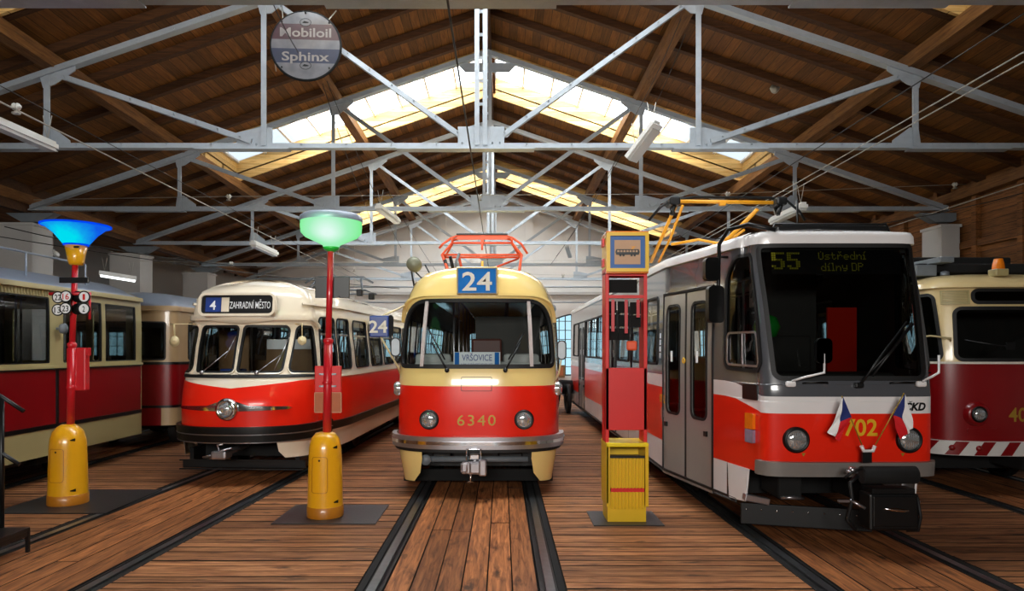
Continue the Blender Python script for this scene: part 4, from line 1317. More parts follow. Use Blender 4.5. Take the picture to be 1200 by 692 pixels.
    for a, b in zip(cuts, cuts[1:]):
        if any(abs(a - h[0][0]) < 1e-4 for h in dopen): continue
        ln.poly(sh, rect(a, .9, b, 2.95), [h for h in [scr] + cab + sw if min(q[0] for q in h) > a and max(q[0] for q in h) < b], off=-.05)
    ln.build('lining', 'interior', t)
    windows(t, sh, [scr], 'glass_dark', 'windscreen', off=-.006, gw=.045, inset=.02, gth=.014)
    windows(t, sh, cab, name='cab_window', gw=.035); windows(t, sh, sw, gw=.035)
    for k in range(4): patch('pictogram', sh, rect(-U(2.68) - .04, 1.82 + k * .09, -U(2.68) + .04, 1.89 + k * .09), 'signwhite', t, off=.003)
    # sliding cab window frame
    for s in (1, -1):
        p = PM(); lo = [(s * U(.12), 1.76), (s * U(.81), 1.77), (s * U(.81), 2.13), (s * U(.13), 2.13)]
        if s < 0: lo = lo[::-1]
        lo = rpoly(lo, .07); p.ring(sh, grow(lo, -.022), .022, off=.0, thick=.012)
        u0, u1 = sorted((s * U(.47), s * U(.485))); p.poly(sh, rect(u0, 1.78, u1, 2.12), off=0, thick=.012)
        p.build('cab_window_frame', 'alu', t)
    # doors
    d = [h for h in dopen]
    k = 0
    for h in dopen:
        u0, u1 = h[0][0], h[1][0]
        my = [l for l in leafs if u0 - .01 <= l[0] and l[1] <= u1 + .01]
        fr = PM(); fr.poly(sh, rect(u0 - .015, .33, u1 + .015, 2.68), [rect(u0 + .012, .35, u1 - .012, 2.65)], off=-.02, thick=.032); fr.build('door_frame', 'rubber', t)
        patch('door_post', sh, rect((u0 + u1) / 2 - .028, .36, (u0 + u1) / 2 + .028, 2.64), 'rubber', t, off=-.02, thick=.015)
        for l in my:
            hw = rect(l[0] + .13, 1.12, l[1] - .13, 2.50, .09)
            dr = patch('door', sh, rect(l[0], .36, l[1], 2.64, .02), 'door_grey', t, holes=[hw], off=-.03, thick=.03)
            q = PM(); q.ring(sh, grow(hw, -.012), .032, off=-.004, thick=.012); q.build('window_gasket', 'rubber', dr)
            patch('door_glass', sh, hw, 'glass', dr, off=-.015)
            inner = l[1] if l is my[0] else l[0]; sgn = -1 if l is my[0] else 1
            a_, b_ = sorted((inner + sgn * .10, inner + sgn * .16)); 
            patch('handle', sh, rect(a_, .93, b_, .99), 'black', dr, thick=.025)
            patch('sticker', sh, rect((l[0] + l[1]) / 2 - .10, 1.78, (l[0] + l[1]) / 2 - .04, 1.92), 'signwhite', dr, off=-.012)
        # grey sill
        patch('door_sill', sh, rect(u0, .30, u1, .345), 'bumper_grey', t, thick=.01)
    u = -U(1.54); c = onshell(sh, u + .0, 1.80, .02); bm = B(); lathe(bm, [(.03, 0), (.042, .01), (.03, .02)], 16)
    bmesh.ops.transform(bm, matrix=Matrix.Translation(onshell(sh, -U(1.81), 1.80, .012)) @ Vector((0, 0, 1)).rotation_difference(sh.N(-U(1.81), 1.8)).to_matrix().to_4x4(), verts=bm.verts); obj('door_button', bm, 'yellowfig', t)
    # dark sill line along the skirts, white front skirt flap, black gap
    for s in (-1, 1):
        a = [(s * U(.40), .36), (s * U(.75), .34), (s * U(.78), .71), (s * U(.36), .71)]
        if s < 0: a = a[::-1]
        patch('skirt_flap', sh, a, 't6white', t, off=-.01, thick=.02)
        u0, u1 = sorted((s * U(.60), s * E)); patch('sill_strip', sh, rect(u0, .29, u1, .36), 'black', t, thick=.012)
        u0, u1 = sorted((s * U(.20), s * U(.47))); patch('side_indicator', sh, rect(u0, 1.43, u1, 1.585, .01), 'black', t, off=.0, thick=.015)
        u0, u1 = sorted((s * U(.25), s * U(.40)));
        q = patch('side_lamp', sh, rect(u0, 1.13, u1, 1.29, .012), 'amber', t, thick=.03); patch('lamp_lens', sh, rect(u0, .99, u1, 1.125, .012), 'purple_lens', q, thick=.03)
    p = PM(); p.poly(sh, rect(-U(.16), .705, U(.16), .845, .02), off=.0, thick=.045, mi=0); p.build('bumper', 'bumper_grey', t)
    for x in (-.545, .555):
        u = sh.Ux(x); headlamp('headlight', t, onshell(sh, u, 1.06), (0, -1, 0), .10, 'black', .028, .05)
    for x in (-.47, .50):
        patch('reflector', sh, [(x - .02, .93), (x, .895), (x + .02, .93)], 'gold', t, off=.002)
    lettering('fleet_number', sh, '8702', .03, 1.185, .165, 'yellowfig', t, width=.44, bold=.02)
    lettering('side_number', sh, '8702', -U(2.55), 1.28, .11, 'yellowfig', t, width=.3, bold=.02)
    p = PM(); p.ring(sh, circ(-U(2.55), 1.08, .07), .014, off=.003); p.poly(sh, rect(-U(2.55) - .02, .98, -U(2.55) + .02, 1.16), off=.003); p.build('city_emblem', 't6white', t)
    # maker's badge: heavy slanted letters
    patch('maker_plate', sh, rpoly([(.50, 1.375), (.745, 1.375), (.745, 1.435), (.52, 1.435)], .015), 'blackmat', t, off=.001) if False else None
    lettering('maker_badge', sh, 'CKD', .625, 1.385, .075, 'black', t, width=.225, bold=.045, shear=.25)
    patch('badge_caron', sh, [(.555, 1.437), (.57, 1.437), (.578, 1.431), (.586, 1.437), (.600, 1.437), (.582, 1.426), (.572, 1.426)], 'black', t, off=.003)
    # wipers, mirrors, handles
    def P(x, z, o=.03):
        uu = sh.Ux(x); return onshell(sh, uu, z, o)
    bm = B()
    tube(bm, [P(.07, 1.60, .05), P(.28, 1.86, .06), P(.58, 2.20, .06)], .012, 6); tube(bm, [P(.12, 1.66, .04), P(.40, 1.92, .05), P(.64, 2.20, .05)], .01, 6); tube(bm, [P(.20, 1.68, .035), P(.66, 2.19, .035)], .013, 6)
    box(bm, P(.06, 1.59, .03), (.08, .05, .05), bev=.01); obj('wiper', bm, 'black', t)
    bm = B()
    for x in (-.35, .50): tube(bm, [P(x - .12, 1.61, .0), P(x - .1, 1.615, .035), P(x + .1, 1.615, .035), P(x + .12, 1.61, .0)], .01, 6)
    obj('grab_handle', bm, 'black', t)
    for x, tx, hgt in ((-.60, -.34, .3), (.67, .76, .28)):
        bm = B(); b0 = P(x, 1.60, .03)
        box(bm, b0, (.10, .05, .06), bev=.02); tube(bm, [b0 + Vector((0, -.03, .03)), Vector((x + (tx - x) * .35, b0.y - .12, 1.68)), Vector((tx, b0.y - .14, 1.72)), Vector((tx, b0.y - .14, 1.72 + hgt * .6))], .012, 6)
        obj('mirror_arm', bm, 't6white', t)
        if x < 0: tray_mirror(t, (tx, b0.y - .15, 1.93), .15, .24, 0, 'black', .06)
    # big exterior mirrors on a hooped arm by the first door
    a0 = onshell(sh, -sh.Uc * .98, 3.10, .0)
    bm = B(); tube(bm, [Vector((-.62, .30, 3.16)), Vector((-.86, .42, 3.24)), Vector((-1.0, .62, 3.22)), Vector((-1.06, .74, 3.08)), Vector((-1.06, .78, 2.55)), Vector((-1.04, .78, 2.25))], .022, 8)
    tube(bm, [Vector((-1.06, .76, 2.95)), Vector((-.95, .80, 2.95))], .015, 6)
    obj('mirror_arm', bm, 'black', t)
    for z, w, h, xx in ((2.81, .17, .25, -1.14), (2.43, .18, .40, -1.10)):
        tray_mirror(t, (xx, .70, z), w, h, .15, 'black', .08, .05)
    # LED display behind the top of the screen
    pl = Plane((0, .30, 2.84), (1, 0, 0), (0, .15, 1))
    patch('display_panel', pl, rect(-.66, -.13, .66, .13), 'black', t, off=-.02)
    def led(s, cu, cv, h, w, cols=None):
        src = {'5': ["11111", "10000", "11110", "00001", "00001", "10001", "01110"]}
        return s
    def dots(name, rows, u0, v0, pitch, parent):
        p = PM()
        bm = B()
        for r, row in enumerate(rows):
            for c_, ch in enumerate(row):
                if ch == '1':
                    x = u0 + c_ * pitch; z = v0 - r * pitch; q = pitch * .42
                    bm.faces.new([bm.verts.new((x + a, z + b, 0)) for a, b in ((-q, -q), (q, -q), (q, q), (-q, q))])
        p.add(pl, bm, off=.0, sub=False); return p.build(name, 'led', parent)
    F = {'5': ["111111", "110000", "110000", "111110", "000011", "000011", "110011", "011110"],
         'Ú': ["00100", "10001", "10001", "10001", "10001", "10001", "10001", "01110"], 's': ["00000", "00000", "00000", "01111", "10000", "01110", "00001", "11110"],
         't': ["00000", "01000", "01000", "11110", "01000", "01000", "01001", "00110"], 'ř': ["01010", "00100", "00000", "10110", "11001", "10000", "10000", "10000"],
         'e': ["00000", "00000", "00000", "01110", "10001", "11111", "10000", "01110"], 'd': ["00001", "00001", "00001", "01101", "10011", "10001", "10001", "01111"],
         'n': ["00000", "00000", "00000", "10110", "11001", "10001", "10001", "10001"], 'í': ["001", "010", "000", "110", "010", "010", "010", "111"],
         'í2': [], 'i': ["010", "000", "110", "010", "010", "010", "010", "111"], 'l': ["110", "010", "010", "010", "010", "010", "010", "111"],
         'y': ["00000", "00000", "10001", "10001", "10001", "01111", "00001", "01110"], 'D': ["11110", "10001", "10001", "10001", "10001", "10001", "10001", "11110"],
         'P': ["11110", "10001", "10001", "11110", "10000", "10000", "10000", "10000"], ' ': ["00"] * 8}
    def rows(s): return ['0'.join(F[c][r] for c in s) for r in range(8)]
    dots('route_display', rows('55'), -.655, 2.84 - 2.84 + .085, .0225, t)
    dots('destination_display', rows('Ústřední'), -.18, .10, .0108, t)
    dots('destination_display', rows('dílny DP'), -.16, -.02, .0108, t)
    # cab interior
    bm = B(); box(bm, (0, .62, 1.62), (1.3, .55, .16), bev=.05); obj('dashboard', bm, 'interior', t)
    bm = B(); box(bm, (.52, 1.25, 2.05), (.34, .03, .75)); obj('cab_door', bm, 'red_t6', t)
    bm = B(); box(bm, (-.1, 1.32, 1.95), (.7, .04, 1.9)); obj('driver_partition', bm, 'interior', t)
    bm = B(); box(bm, (-.1, .95, 1.35), (.5, .45, .1), bev=.03); box(bm, (-.1, 1.18, 1.75), (.46, .08, .7), bev=.03); obj('driver_seat', bm, 'interior', t)
    bm = B(); lathe(bm, [(0, -.13), (.1, -.1), (.14, 0), (.1, .1), (0, .14)], 20, (-.62, .55, 2.18)); obj('green_lamp_shade', bm, 'green', t)
    bm = B(); box(bm, (-.70, .62, 2.53), (.03, .34, .26)); obj('spare_route_plate', bm, 'signwhite', t)
    pl2 = Plane((-.72, .62, 2.53), (0, -1, 0), (0, 0, 1)); lettering('plate_number', pl2, '42', 0, 0, .17, 'steel_dark', t, off=.006, sub=False, bold=.01)
    cabin(t, sh, .92); underframe(t, sh, ya=2.4); tail(t, sh, 't6grey'); bogie(t, 3.6); bogie(t, 10.3)
    bm = B(); box(bm, (0, .95, .62), (1.35, .05, .55)); box(bm, (.3, .5, .5), (.2, .6, .2)); box(bm, (-.45, .6, .55), (.25, .5, .3), bev=.03); obj('front_frame', bm, 'blackmat', t)
    # plough board with bolts
    bm = B(); 
    R = Matrix.Rotation(-.27, 3, 'Z')
    box(bm, (-.30, .36, .22), (1.25, .04, .22), R, bev=.01); o = obj('plough_board', bm, 'rubber', t)
    bm = B()
    for k in range(8):
        q = R @ Vector((-.57 + k * .15, -.025, 0)) + Vector((-.30, .36, .27)); lathe(bm, [(.009, -.004), (.009, .006), (0, .008)][::-1], 8, q, 'Y')
    obj('board_bolt', bm, 'chrome', o)
    bm = B(); box(bm, (-.78, .42, .39), (.26, .1, .07), Matrix.Rotation(.2, 3, 'Y'), bev=.01); tube(bm, [(-.55, .35, .42), (-.45, .30, .43), (-.3, .4, .40)], .02, 8); obj('step_bracket', bm, 'alu', t)
    # folded coupler under a cover
    c = bpy.data.objects.new('coupler', None); COL.objects.link(c); c.parent = t; c.location = (.17, -.28, 0)
    bm = B(); tube(bm, [(-.22, 0, .77), (.28, 0, .77)], .082, 18); obj('cover', bm, 'blackmat', c)
    bm = B(); box(bm, (.03, .0, .44), (.46, .2, .34), bev=.02); box(bm, (.03, -.1, .45), (.40, .02, .28), bev=.008); box(bm, (.03, 0, .63), (.40, .16, .05)); obj('coupler_head', bm, 'black', c)
    bm = B(); lathe(bm, [(0, -.02), (.1, -.016), (.11, 0), (.1, .01), (0, .02)][::-1], 16); 
    for v in bm.verts: v.co = Vector((v.co.x * 1.1 + .04, -.118 + v.co.z * .6, .47 + v.co.y * .16 - v.co.x * .10))
    obj('release_plate', bm, 'chrome', c)
    bm = B()
    for q, r in (([(-.26, .0, .76), (-.34, -.02, .70), (-.32, -.02, .55), (-.36, 0, .35), (-.28, 0, .26)], .02), ([(-.22, 0, .83), (-.32, -.02, .80), (-.38, 0, .74)], .014), ([(.24, -.1, .58), (.27, -.1, .4), (.26, -.08, .27), (.2, 0, .25)], .014)): tube(bm, q, r, 8)
    obj('hose', bm, 'rubber', c)
    bm = B(); box(bm, (-.40, -.02, .53), (.1, .03, .02)); tube(bm, [(-.34, -.02, .54), (-.22, -.06, .47)], .015, 6); lathe(bm, [(0, 0), (.03, 0), (.03, .05), (0, .05)], 10, (-.31, 0, .79)); tube(bm, [(-.36, 0, .80), (-.26, 0, .80)], .016, 8); box(bm, (.26, 0, .52), (.12, .03, .02)); obj('fitting', bm, 'alu', c)
    # flag holder and flags
    bm = B(); box(bm, (.09, -.10, .92), (.09, .03, .13)); obj('flag_socket', bm, 'black', t)
    bm = B(); tube(bm, [(.03, -.12, 1.02), (.05, -.12, .97), (.14, -.12, .97), (.16, -.12, 1.02)], .018, 6); obj('flag_holder', bm, 't6white', t)
tram_right()

def flag(tip, base, hang, label, flip):
    """small tricolour hanging from a slanting stick"""
    t = thing('small_flag', label, 'flag', base, group='little flags on the modern tram')
    v = Vector(tip) - Vector(base)
    bm = B(); tube(bm, [(0, 0, 0), v], .0055, 6); lathe(bm, [(0, -.008), (.009, 0), (0, .012)], 8, v); obj('stick', bm, 'gold', t)
    # cloth: grid (a along the stick from the tip, b down the hang)
    NA, NB = 14, 20
    def cp(a, b):
        p = v * (1 - a * .42)
        out = Vector((hang * b * (.115 + .0 * a), 0, -b * (.33 - .10 * a)))
        q = p + out
        q.x += hang * b * (1 - a) * .03
        q.y += -.012 + .018 * sin(b * 7 + a * 11) * b - .01
        q.x += .012 * sin(a * 9 + b * 3) * b
        return q
    for name, mat, test in (('white_stripe', 'flag_white', 0), ('red_stripe', 'flag_red', 1), ('blue_wedge', 'flag_blue', 2)):
        p = PM()
        class S_(Surf):
            def S(s, u, v_): return cp(u, v_)
            def ulines(s, a, b): return [k / NA for k in range(1, NA) if a < k / NA < b]
            def vlines(s, a, b): return [k / NB for k in range(1, NB) if a < k / NB < b]
        outs = {0: [(0, 0), (.5, .5), (.5, 1), (0, 1)], 1: [(.5, .5), (1, 0), (1, 1), (.5, 1)], 2: [(0, 0), (1, 0), (.5, .5)]}[test]
        p.poly(S_(), outs, off=-.0008, thick=.0016); p.build(name, mat, t)
bx, by, bz = 3.42 + .03, 6.67 - .13, 1.03
flag((3.25, by - .02, 1.49), (bx, by, bz), -1, 'left one of two small flags on the grey tram, white edge to the left', False)
flag((3.84, by - .02, 1.52), (bx + .13, by, bz), .55, 'right one of two small flags on the grey tram, white edge by the headlight', True)

def pantograph_yellow():
    pass
def roof_gear():
    t = bpy.data.objects['tram.002']
    pg = bpy.data.objects.new('pantograph', None); COL.objects.link(pg); pg.parent = t; pg.location = (.0, 3.3, 3.22)
    bm = B()
    for q, r in (([(-.85, 0, .88), (.55, 0, .86)], .028),): tube(bm, q, r, 8)
    box(bm, (-.2, 0, .84), (.1, .06, .05), bev=.01); obj('collector_beam', bm, 'pan_yellow', pg)
    bm = B(); tube(bm, [(-1.25, .1, .62), (-1.1, 0, .80), (-.95, 0, .90), (-.6, 0, .94), (.5, 0, .93), (.75, 0, .88), (.95, .05, .74), (1.05, .1, .62)], .02, 7)
    for x in (-.92, .62): box(bm, (x, 0, .86), (.16, .3, .12), bev=.03); tube(bm, [(x, -.1, .8), (x - .05, -.1, .66)], .03, 7); tube(bm, [(x, .1, .8), (x + .05, .12, .7)], .03, 7)
    obj('collector_head', bm, 'black', pg)
    bm = B(); tube(bm, [(-.85, .1, .84), (-.98, .5, .40), (-1.02, 1.0, .12)], .026, 7); tube(bm, [(-.75, .1, .84), (-.84, .5, .40), (-.9, 1.0, .12)], .02, 7)
    tube(bm, [(-.8, .6, .34), (-.4, .5, .40), (-.1, .3, .3), (.2, .1, .4)], .022, 7); obj('upper_arm', bm, 'pan_yellow', pg)
    bm = B(); tube(bm, [(-.8, 1.6, .06), (-.3, 1.2, .22), (.1, .6, .44), (.35, .1, .78)], [.04, .04, .035, .03], 8); tube(bm, [(-.6, 1.9, .0), (-.1, 1.2, .2), (.3, .5, .55)], .02, 7); obj('lower_arm', bm, 'pan_yellow', pg)
    bm = B(); tube(bm, [(-.85, .9, .05), (-.4, .9, .05), (.5, 1.0, .05), (.5, 2.1, .05), (-.85, 2.1, .05), (-.85, .9, .05)], .03, 7)
    tube(bm, [(-.6, 1.1, .1), (-.2, 1.3, .13), (-.1, 1.6, .1)], .05, 8); obj('base_frame', bm, 'pan_yellow', pg)
    bm = B()
    for x in (-.8, .5):
        for y in (.95, 2.05): lathe(bm, [(.05, -.14), (.03, -.1), (.05, -.06), (.03, -.03), (.04, .02), (0, .02)], 12, (x, y, 0))
    obj('insulator', bm, 'black', pg)
    bm = B(); box(bm, (.15, 1.3, 3.22), (1.2, 1.2, .12), bev=.02); box(bm, (.15, .85, 3.26), (1.05, .25, .08), bev=.02); tube(bm, [(-.1, 1.0, 3.2), (-.1, 1.0, 3.62)], .012, 6)
    obj('roof_box', bm, 'black', t)
    bm = B(); tube(bm, [(-.5, .75, 3.2), (-.45, .75, 3.3), (.75, .75, 3.3), (.8, .75, 3.2)], .015, 6); obj('roof_rail', bm, 'black', t)
roof_gear()

# ================================================================== WORK TRAM (far right)
def tram_work():
    t = thing('tram', 'beige and red works tram with orange beacon and striped bumper, cut by right edge', 'tram', (6.98, 9.05, 0))
    sh = Shell(1.14, 1.2, .8, .42, 3.0, [
        (.53, .53, .0, .0), (.72, .72, 0, 0), (1.2, 1.2, 0, 0), (1.745, 1.745, 0, .01), (2.1, 2.1, .01, .04), (2.74, 2.74, .03, .12),
        (2.80, 2.79, .05, .14), (2.92, 2.90, .14, .24), (3.04, 2.97, .3, .42), (3.5, 3.02, .7, .8), (4.0, 3.05, 1.2, 1.2)], 9.0, D=1.0)
    E = sh.U(sh.length); U = sh.U
    scr = rect(-.90, 1.80, .90, 2.48, .09)
    slot = rect(-.66, 2.56, .66, 2.73, .07)
    cab = [rpoly([(s * U(.12), 1.80), (s * U(.50), 1.80), (s * U(.50), 2.68), (s * U(.20), 2.68)][::s], .08) for s in (1, -1)]
    sw = side_windows(sh, [(1.9, 2.9), (3.1, 4.3), (4.6, 5.8), (6.2, 7.4)], 1.80, 2.6, .08)
    dd = side_windows(sh, [(1.0, 1.6)], 1.2, 2.6, .08)
    body = PM()
    body.poly(sh, rect(-E, .72, E, 1.745), [], mi=0)
    body.poly(sh, rect(-E, 1.745, E, 2.76), [scr, slot] + cab + sw, mi=1)
    body.poly(sh, rect(-E, 2.76, E, 4.0), mi=1)
    body.poly(sh, rect(-E, 2.76, E, 2.83), mi=1, thick=.05)
    body.poly(sh, rect(-E, 1.745, E, 1.775), mi=2, off=.0, thick=.012)
    body.build('body', ['red_dark', 'cream', 'signcream'], t)
    windows(t, sh, cab + sw, 'glass_dark', gw=.045, inset=.02); windows(t, sh, [slot], 'glass_dark', 'upper_window', gw=.045, inset=.02)
    windows(t, sh, [scr], 'glass_dark', 'windscreen', gw=.045, inset=.02)
    v = PM(); v.ring(sh, rect(-1.03, 2.56, -.73, 2.71), .022, off=0, thick=.02)
    for k in range(8): v.poly(sh, rect(-1.03, 2.565 + k * .018, -.73, 2.575 + k * .018), off=0, thick=.014)
    v.build('vent_grille', 'cream_old', t)
    # chevron bumper
    p = PM(); p.poly(sh, rect(-1.42, .53, 1.42, .72), off=.0, thick=.05); p.build('bumper', 'stripe_w', t)
    bp = t.children[-1] if t.children else t
    for k in range(9):
        x = -1.36 + k * .32; patch('warning_stripe', sh, [(x, .535), (x + .15, .535), (x + .27, .715), (x + .12, .715)], 'red_dark', t, off=.052)
    for x in (-.95, -.66):
        bm = B(); lathe(bm, [(.0, .02), (.035, .012), (.04, 0)], 16); bmesh.ops.transform(bm, matrix=Matrix.Translation(onshell(sh, sh.Ux(x), .63, .055)) @ Vector((0, 0, 1)).rotation_difference(sh.N(sh.Ux(x), .63)).to_matrix().to_4x4(), verts=bm.verts); obj('reflector', bm, 'red_dark', t)
    for x in (-.66, .66):
        u = sh.Ux(x); bm = B(); lathe(bm, [(.17, -.02), (.15, .03), (.125, .05), (.11, .05)], 28)
        bmesh.ops.transform(bm, matrix=Matrix.Translation(onshell(sh, u, 1.08)) @ Vector((0, 0, 1)).rotation_difference(Vector((0, -1, 0))).to_matrix().to_4x4(), verts=bm.verts); obj('lamp_surround', bm, 'red_dark', t, smooth=True)
        headlamp('headlight', t, onshell(sh, u, 1.08, .0) + Vector((0, -.02, 0)), (0, -1, 0), .085, 'black', .024, .06)
    patch('grille_slot', sh, rect(-.78, .82, -.40, .89, .02), 'red_dark', t, thick=.012)
    lettering('fleet_number', sh, '40', -.22 + .08, 1.08, .19, 'gold', t, width=.24, bold=.015)
    patch('notice', sh, rect(-U(.75), 1.14, -U(.45), 1.22), 'signwhite', t, off=.002)
    bm = B(); tube(bm, [onshell(sh, -.96, 2.05, .01), onshell(sh, -.97, 2.08, .1), Vector((-1.3, .0, 2.12)), Vector((-1.45, .0, 2.10))], .012, 6); box(bm, (-1.47, 0, 2.13), (.09, .06, .18), bev=.03); obj('mirror', bm, 'ivory', t)
    bm = B(); box(bm, onshell(sh, -1.42, 1.70, .06), (.10, .14, .12), bev=.02); tube(bm, [onshell(sh, -1.2, 1.62, .01), onshell(sh, -1.2, 1.62, .07), onshell(sh, -1.35, 1.55, .07), onshell(sh, -1.3, 1.5, .01)], .012, 6); obj('side_bracket', bm, 'black', t)
    # wiper seen dark on the screen
    bm = B(); tube(bm, [onshell(sh, -.80, 2.06, .03), onshell(sh, -.35, 1.98, .03), onshell(sh, -.25, 1.98, .03)], .01, 6); box(bm, onshell(sh, -.24, 1.98, .03), (.12, .02, .10)); obj('wiper', bm, 'black', t)
    # beacon
    bm = B(); lathe(bm, [(.08, 0), (.07, .08), (.055, .14), (.05, .145), (0, .15)], 20, (-.15, .34, 3.04)); bc = obj('beacon', bm, 'amber', t)
    bm = B(); box(bm, (-.15, .34, 2.99), (.17, .17, .10), bev=.01); obj('beacon_base', bm, 'cream_old', bc)
    bm = B(); tube(bm, [(-.15, .34, 3.06), (-.15, .34, 3.14)], .03, 10); obj('beacon_lamp', bm, emit('beacon_bulb', H('ffb44a'), 2.5), bc)
    # roof equipment
    bm = B(); box(bm, (.1, 1.6, 3.12), (2.0, 1.4, .14), bev=.02); box(bm, (.2, 2.6, 3.28), (1.7, 1.8, .22), bev=.03); obj('resistor_box', bm, 'blackmat', t)
    bm = B(); box(bm, (-.85, 1.4, 3.08), (.3, 1.2, .16), bev=.01); box(bm, (-.68, 1.5, 3.21), (.2, 1.8, .08), bev=.01); obj('roof_cover', bm, 'steel_dark', t)
    bm = B(); lathe(bm, [(.06, 0), (.055, .05), (0, .07)], 14, (-.62, .75, 3.0)); obj('roof_cap', bm, 'steel_dark', t)
    pg = bpy.data.objects.new('pantograph', None); COL.objects.link(pg); pg.parent = t; pg.location = (-.4, 3.6, 3.2)
    bm = B(); tube(bm, [(-.9, 0, .5), (-.1, 0, .42), (.0, 0, .36), (-.5, 0, .0)], .028, 7); tube(bm, [(-.9, .1, .25), (-.1, .1, .42)], .018, 6); tube(bm, [(-.9, 0, .56), (-.2, 0, .46), (.1, 0, .44)], .014, 6); obj('folded_arm', bm, 'steel_dark', pg)
    cabin(t, sh, .92, seats=False, poles=False); underframe(t, sh, ya=1.0); tail(t, sh, 'cream'); bogie(t, 2.4); bogie(t, 6.6)
    bm = B(); box(bm, (0, .9, 1.9), (2.0, .04, 1.9)); obj('cab_bulkhead', bm, 'interior', t)
    bm = B(); box(bm, (0, .6, .42), (1.9, .08, .3)); box(bm, (0, .25, .42), (.24, .7, .16), bev=.03); obj('front_frame', bm, 'blackmat', t)
tram_work()

# ================================================================== OLD TRAM (far left) AND ITS TRAILER
def tram_old():
    t = thing('tram', 'old beige and crimson tram with a grey railed roof, cut by the left edge', 'tram', (-7.75, 2.6, 0))
    LEN = 9.7
    sh = Shell(1.05, 1.25, .6, .5, 3.5, [
        (.42, .42, .0, .0), (.86, .86, .0, 0), (1.66, 1.66, 0, 0), (2.2, 2.2, .0, .0), (2.80, 2.80, .02, .02),
        (2.86, 2.85, .03, .05), (2.98, 2.92, .18, .2), (3.15, 3.02, .38, .4), (3.5, 3.12, .7, .7), (4.1, 3.17, 1.25, 1.1)], LEN, D=1.0)
    E = sh.U(sh.length); U = sh.U
    y0 = 2.6
    W = [(1.2, 2.2), (2.5, 3.9), (4.1, 5.5), (5.7, 7.22), (7.52, 8.50), (8.60, 9.53)]
    sw = side_windows(sh, W, 1.74, 2.68, .03)
    body = PM()
    body.poly(sh, rect(-E, .86, E, 1.66), mi=0)
    body.poly(sh, rect(-E, 1.66, E, 2.80), sw, mi=1)
    body.poly(sh, rect(-E, .42, E, .80), mi=1)
    body.poly(sh, rect(-E, .80, E, .86), mi=3, thick=.012)
    body.poly(sh, rect(-E, 2.80, E, 4.1), mi=2)
    body.poly(sh, rect(-E, .9, E, 2.8), sw, mi=4, off=-.05)
    body.build('body', ['red_dark', 'cream_old', 'roofgrey', 'black', 'interior'], t)
    p = PM(); p.poly(sh, rect(-E, 2.78, E, 2.845), thick=.06); p.build('gutter', 'cream_old', t)
    p = PM()
    for s in (1, -1):
        u = 1.0
        while u < 7.2:
            a, b = sorted((s * U(u), s * U(u + .022))); p.poly(sh, rect(a, 2.69, b, 2.78), off=0, thick=.014, sub=False); u += .06
    p.build('vent_slats', 'cream_old', t)['kind'] = 'stuff'
    p = PM(); 
    for s in (1, -1):
        a, b = sorted((s * U(.3), s * E)); p.poly(sh, rect(a, 1.665, b, 1.70), thick=.04)
    p.build('window_sill', 'cream_old', t)
    p = PM()
    for s in (1, -1):
        a, b = sorted((s * U(.3), s * E)); p.poly(sh, rect(a, 1.645, b, 1.665), thick=.03)
        for yy in (7.35,): a, b = sorted((s * U(yy), s * U(yy + .05))); p.poly(sh, rect(a, .42, b, 1.64), thick=.015)
    p.build('body_molding', 'black', t)
    windows(t, sh, sw, off=-.02, goff=-.02, gth=.015, inset=.02, gmat='black')
    bm = B(); c = onshell(sh, U(7.37), 2.24, 0); lathe(bm, [(.02, 0), (.02, .05), (.07, .07), (.08, .12), (.0, .14)], 16, c, 'X'); obj('side_lamp', bm, 'steel_dark', t)
    bm = B()
    for s in (1, -1):
        tube(bm, [(s * .92, 3.0, 3.33), (s * .92, 8.6, 3.33)], .016, 6)
        for y in (3.0, 4.2, 5.5, 7.2, 8.6): tube(bm, [(s * .92, y, 2.98), (s * .92, y, 3.33)], .014, 6)
    obj('roof_rail', bm, 'roofgrey', t)
    bm = B(); box(bm, (0, 7.3, 2.2), (2.3, .05, 1.0)) ; obj('bulkhead', bm, 'interior', t) if False else bm.free()
    cabin(t, sh, .92, seatmat='seat_wood', y0=1.2); underframe(t, sh, ya=.8, z0=.2)
    # far end wall with windows
    pl = Plane((0, LEN, 0), (1, 0, 0), (0, 0, 1))
    prof = []
    for k in range(25):
        v = .42 + (4.1 - .42) * k / 24; z, es, ef = sh.pf(v); prof.append((1.25 * max(0, 1 - es / 1.25), z))
    poly = prof + [(-x, z) for x, z in prof[::-1] if x > 1e-4]
    hs = [rect(-1.05 + k * .72, 1.74, -.45 + k * .72, 2.66, .03) for k in range(3)]
    patch('end_wall', pl, poly, 'cream_old', t, holes=hs, thick=.04, off=-.02)
    for h in hs: patch('end_window', pl, h, 'glass', t)
    bogie(t, 2.2, .33); bogie(t, 7.3, .33)
tram_old()

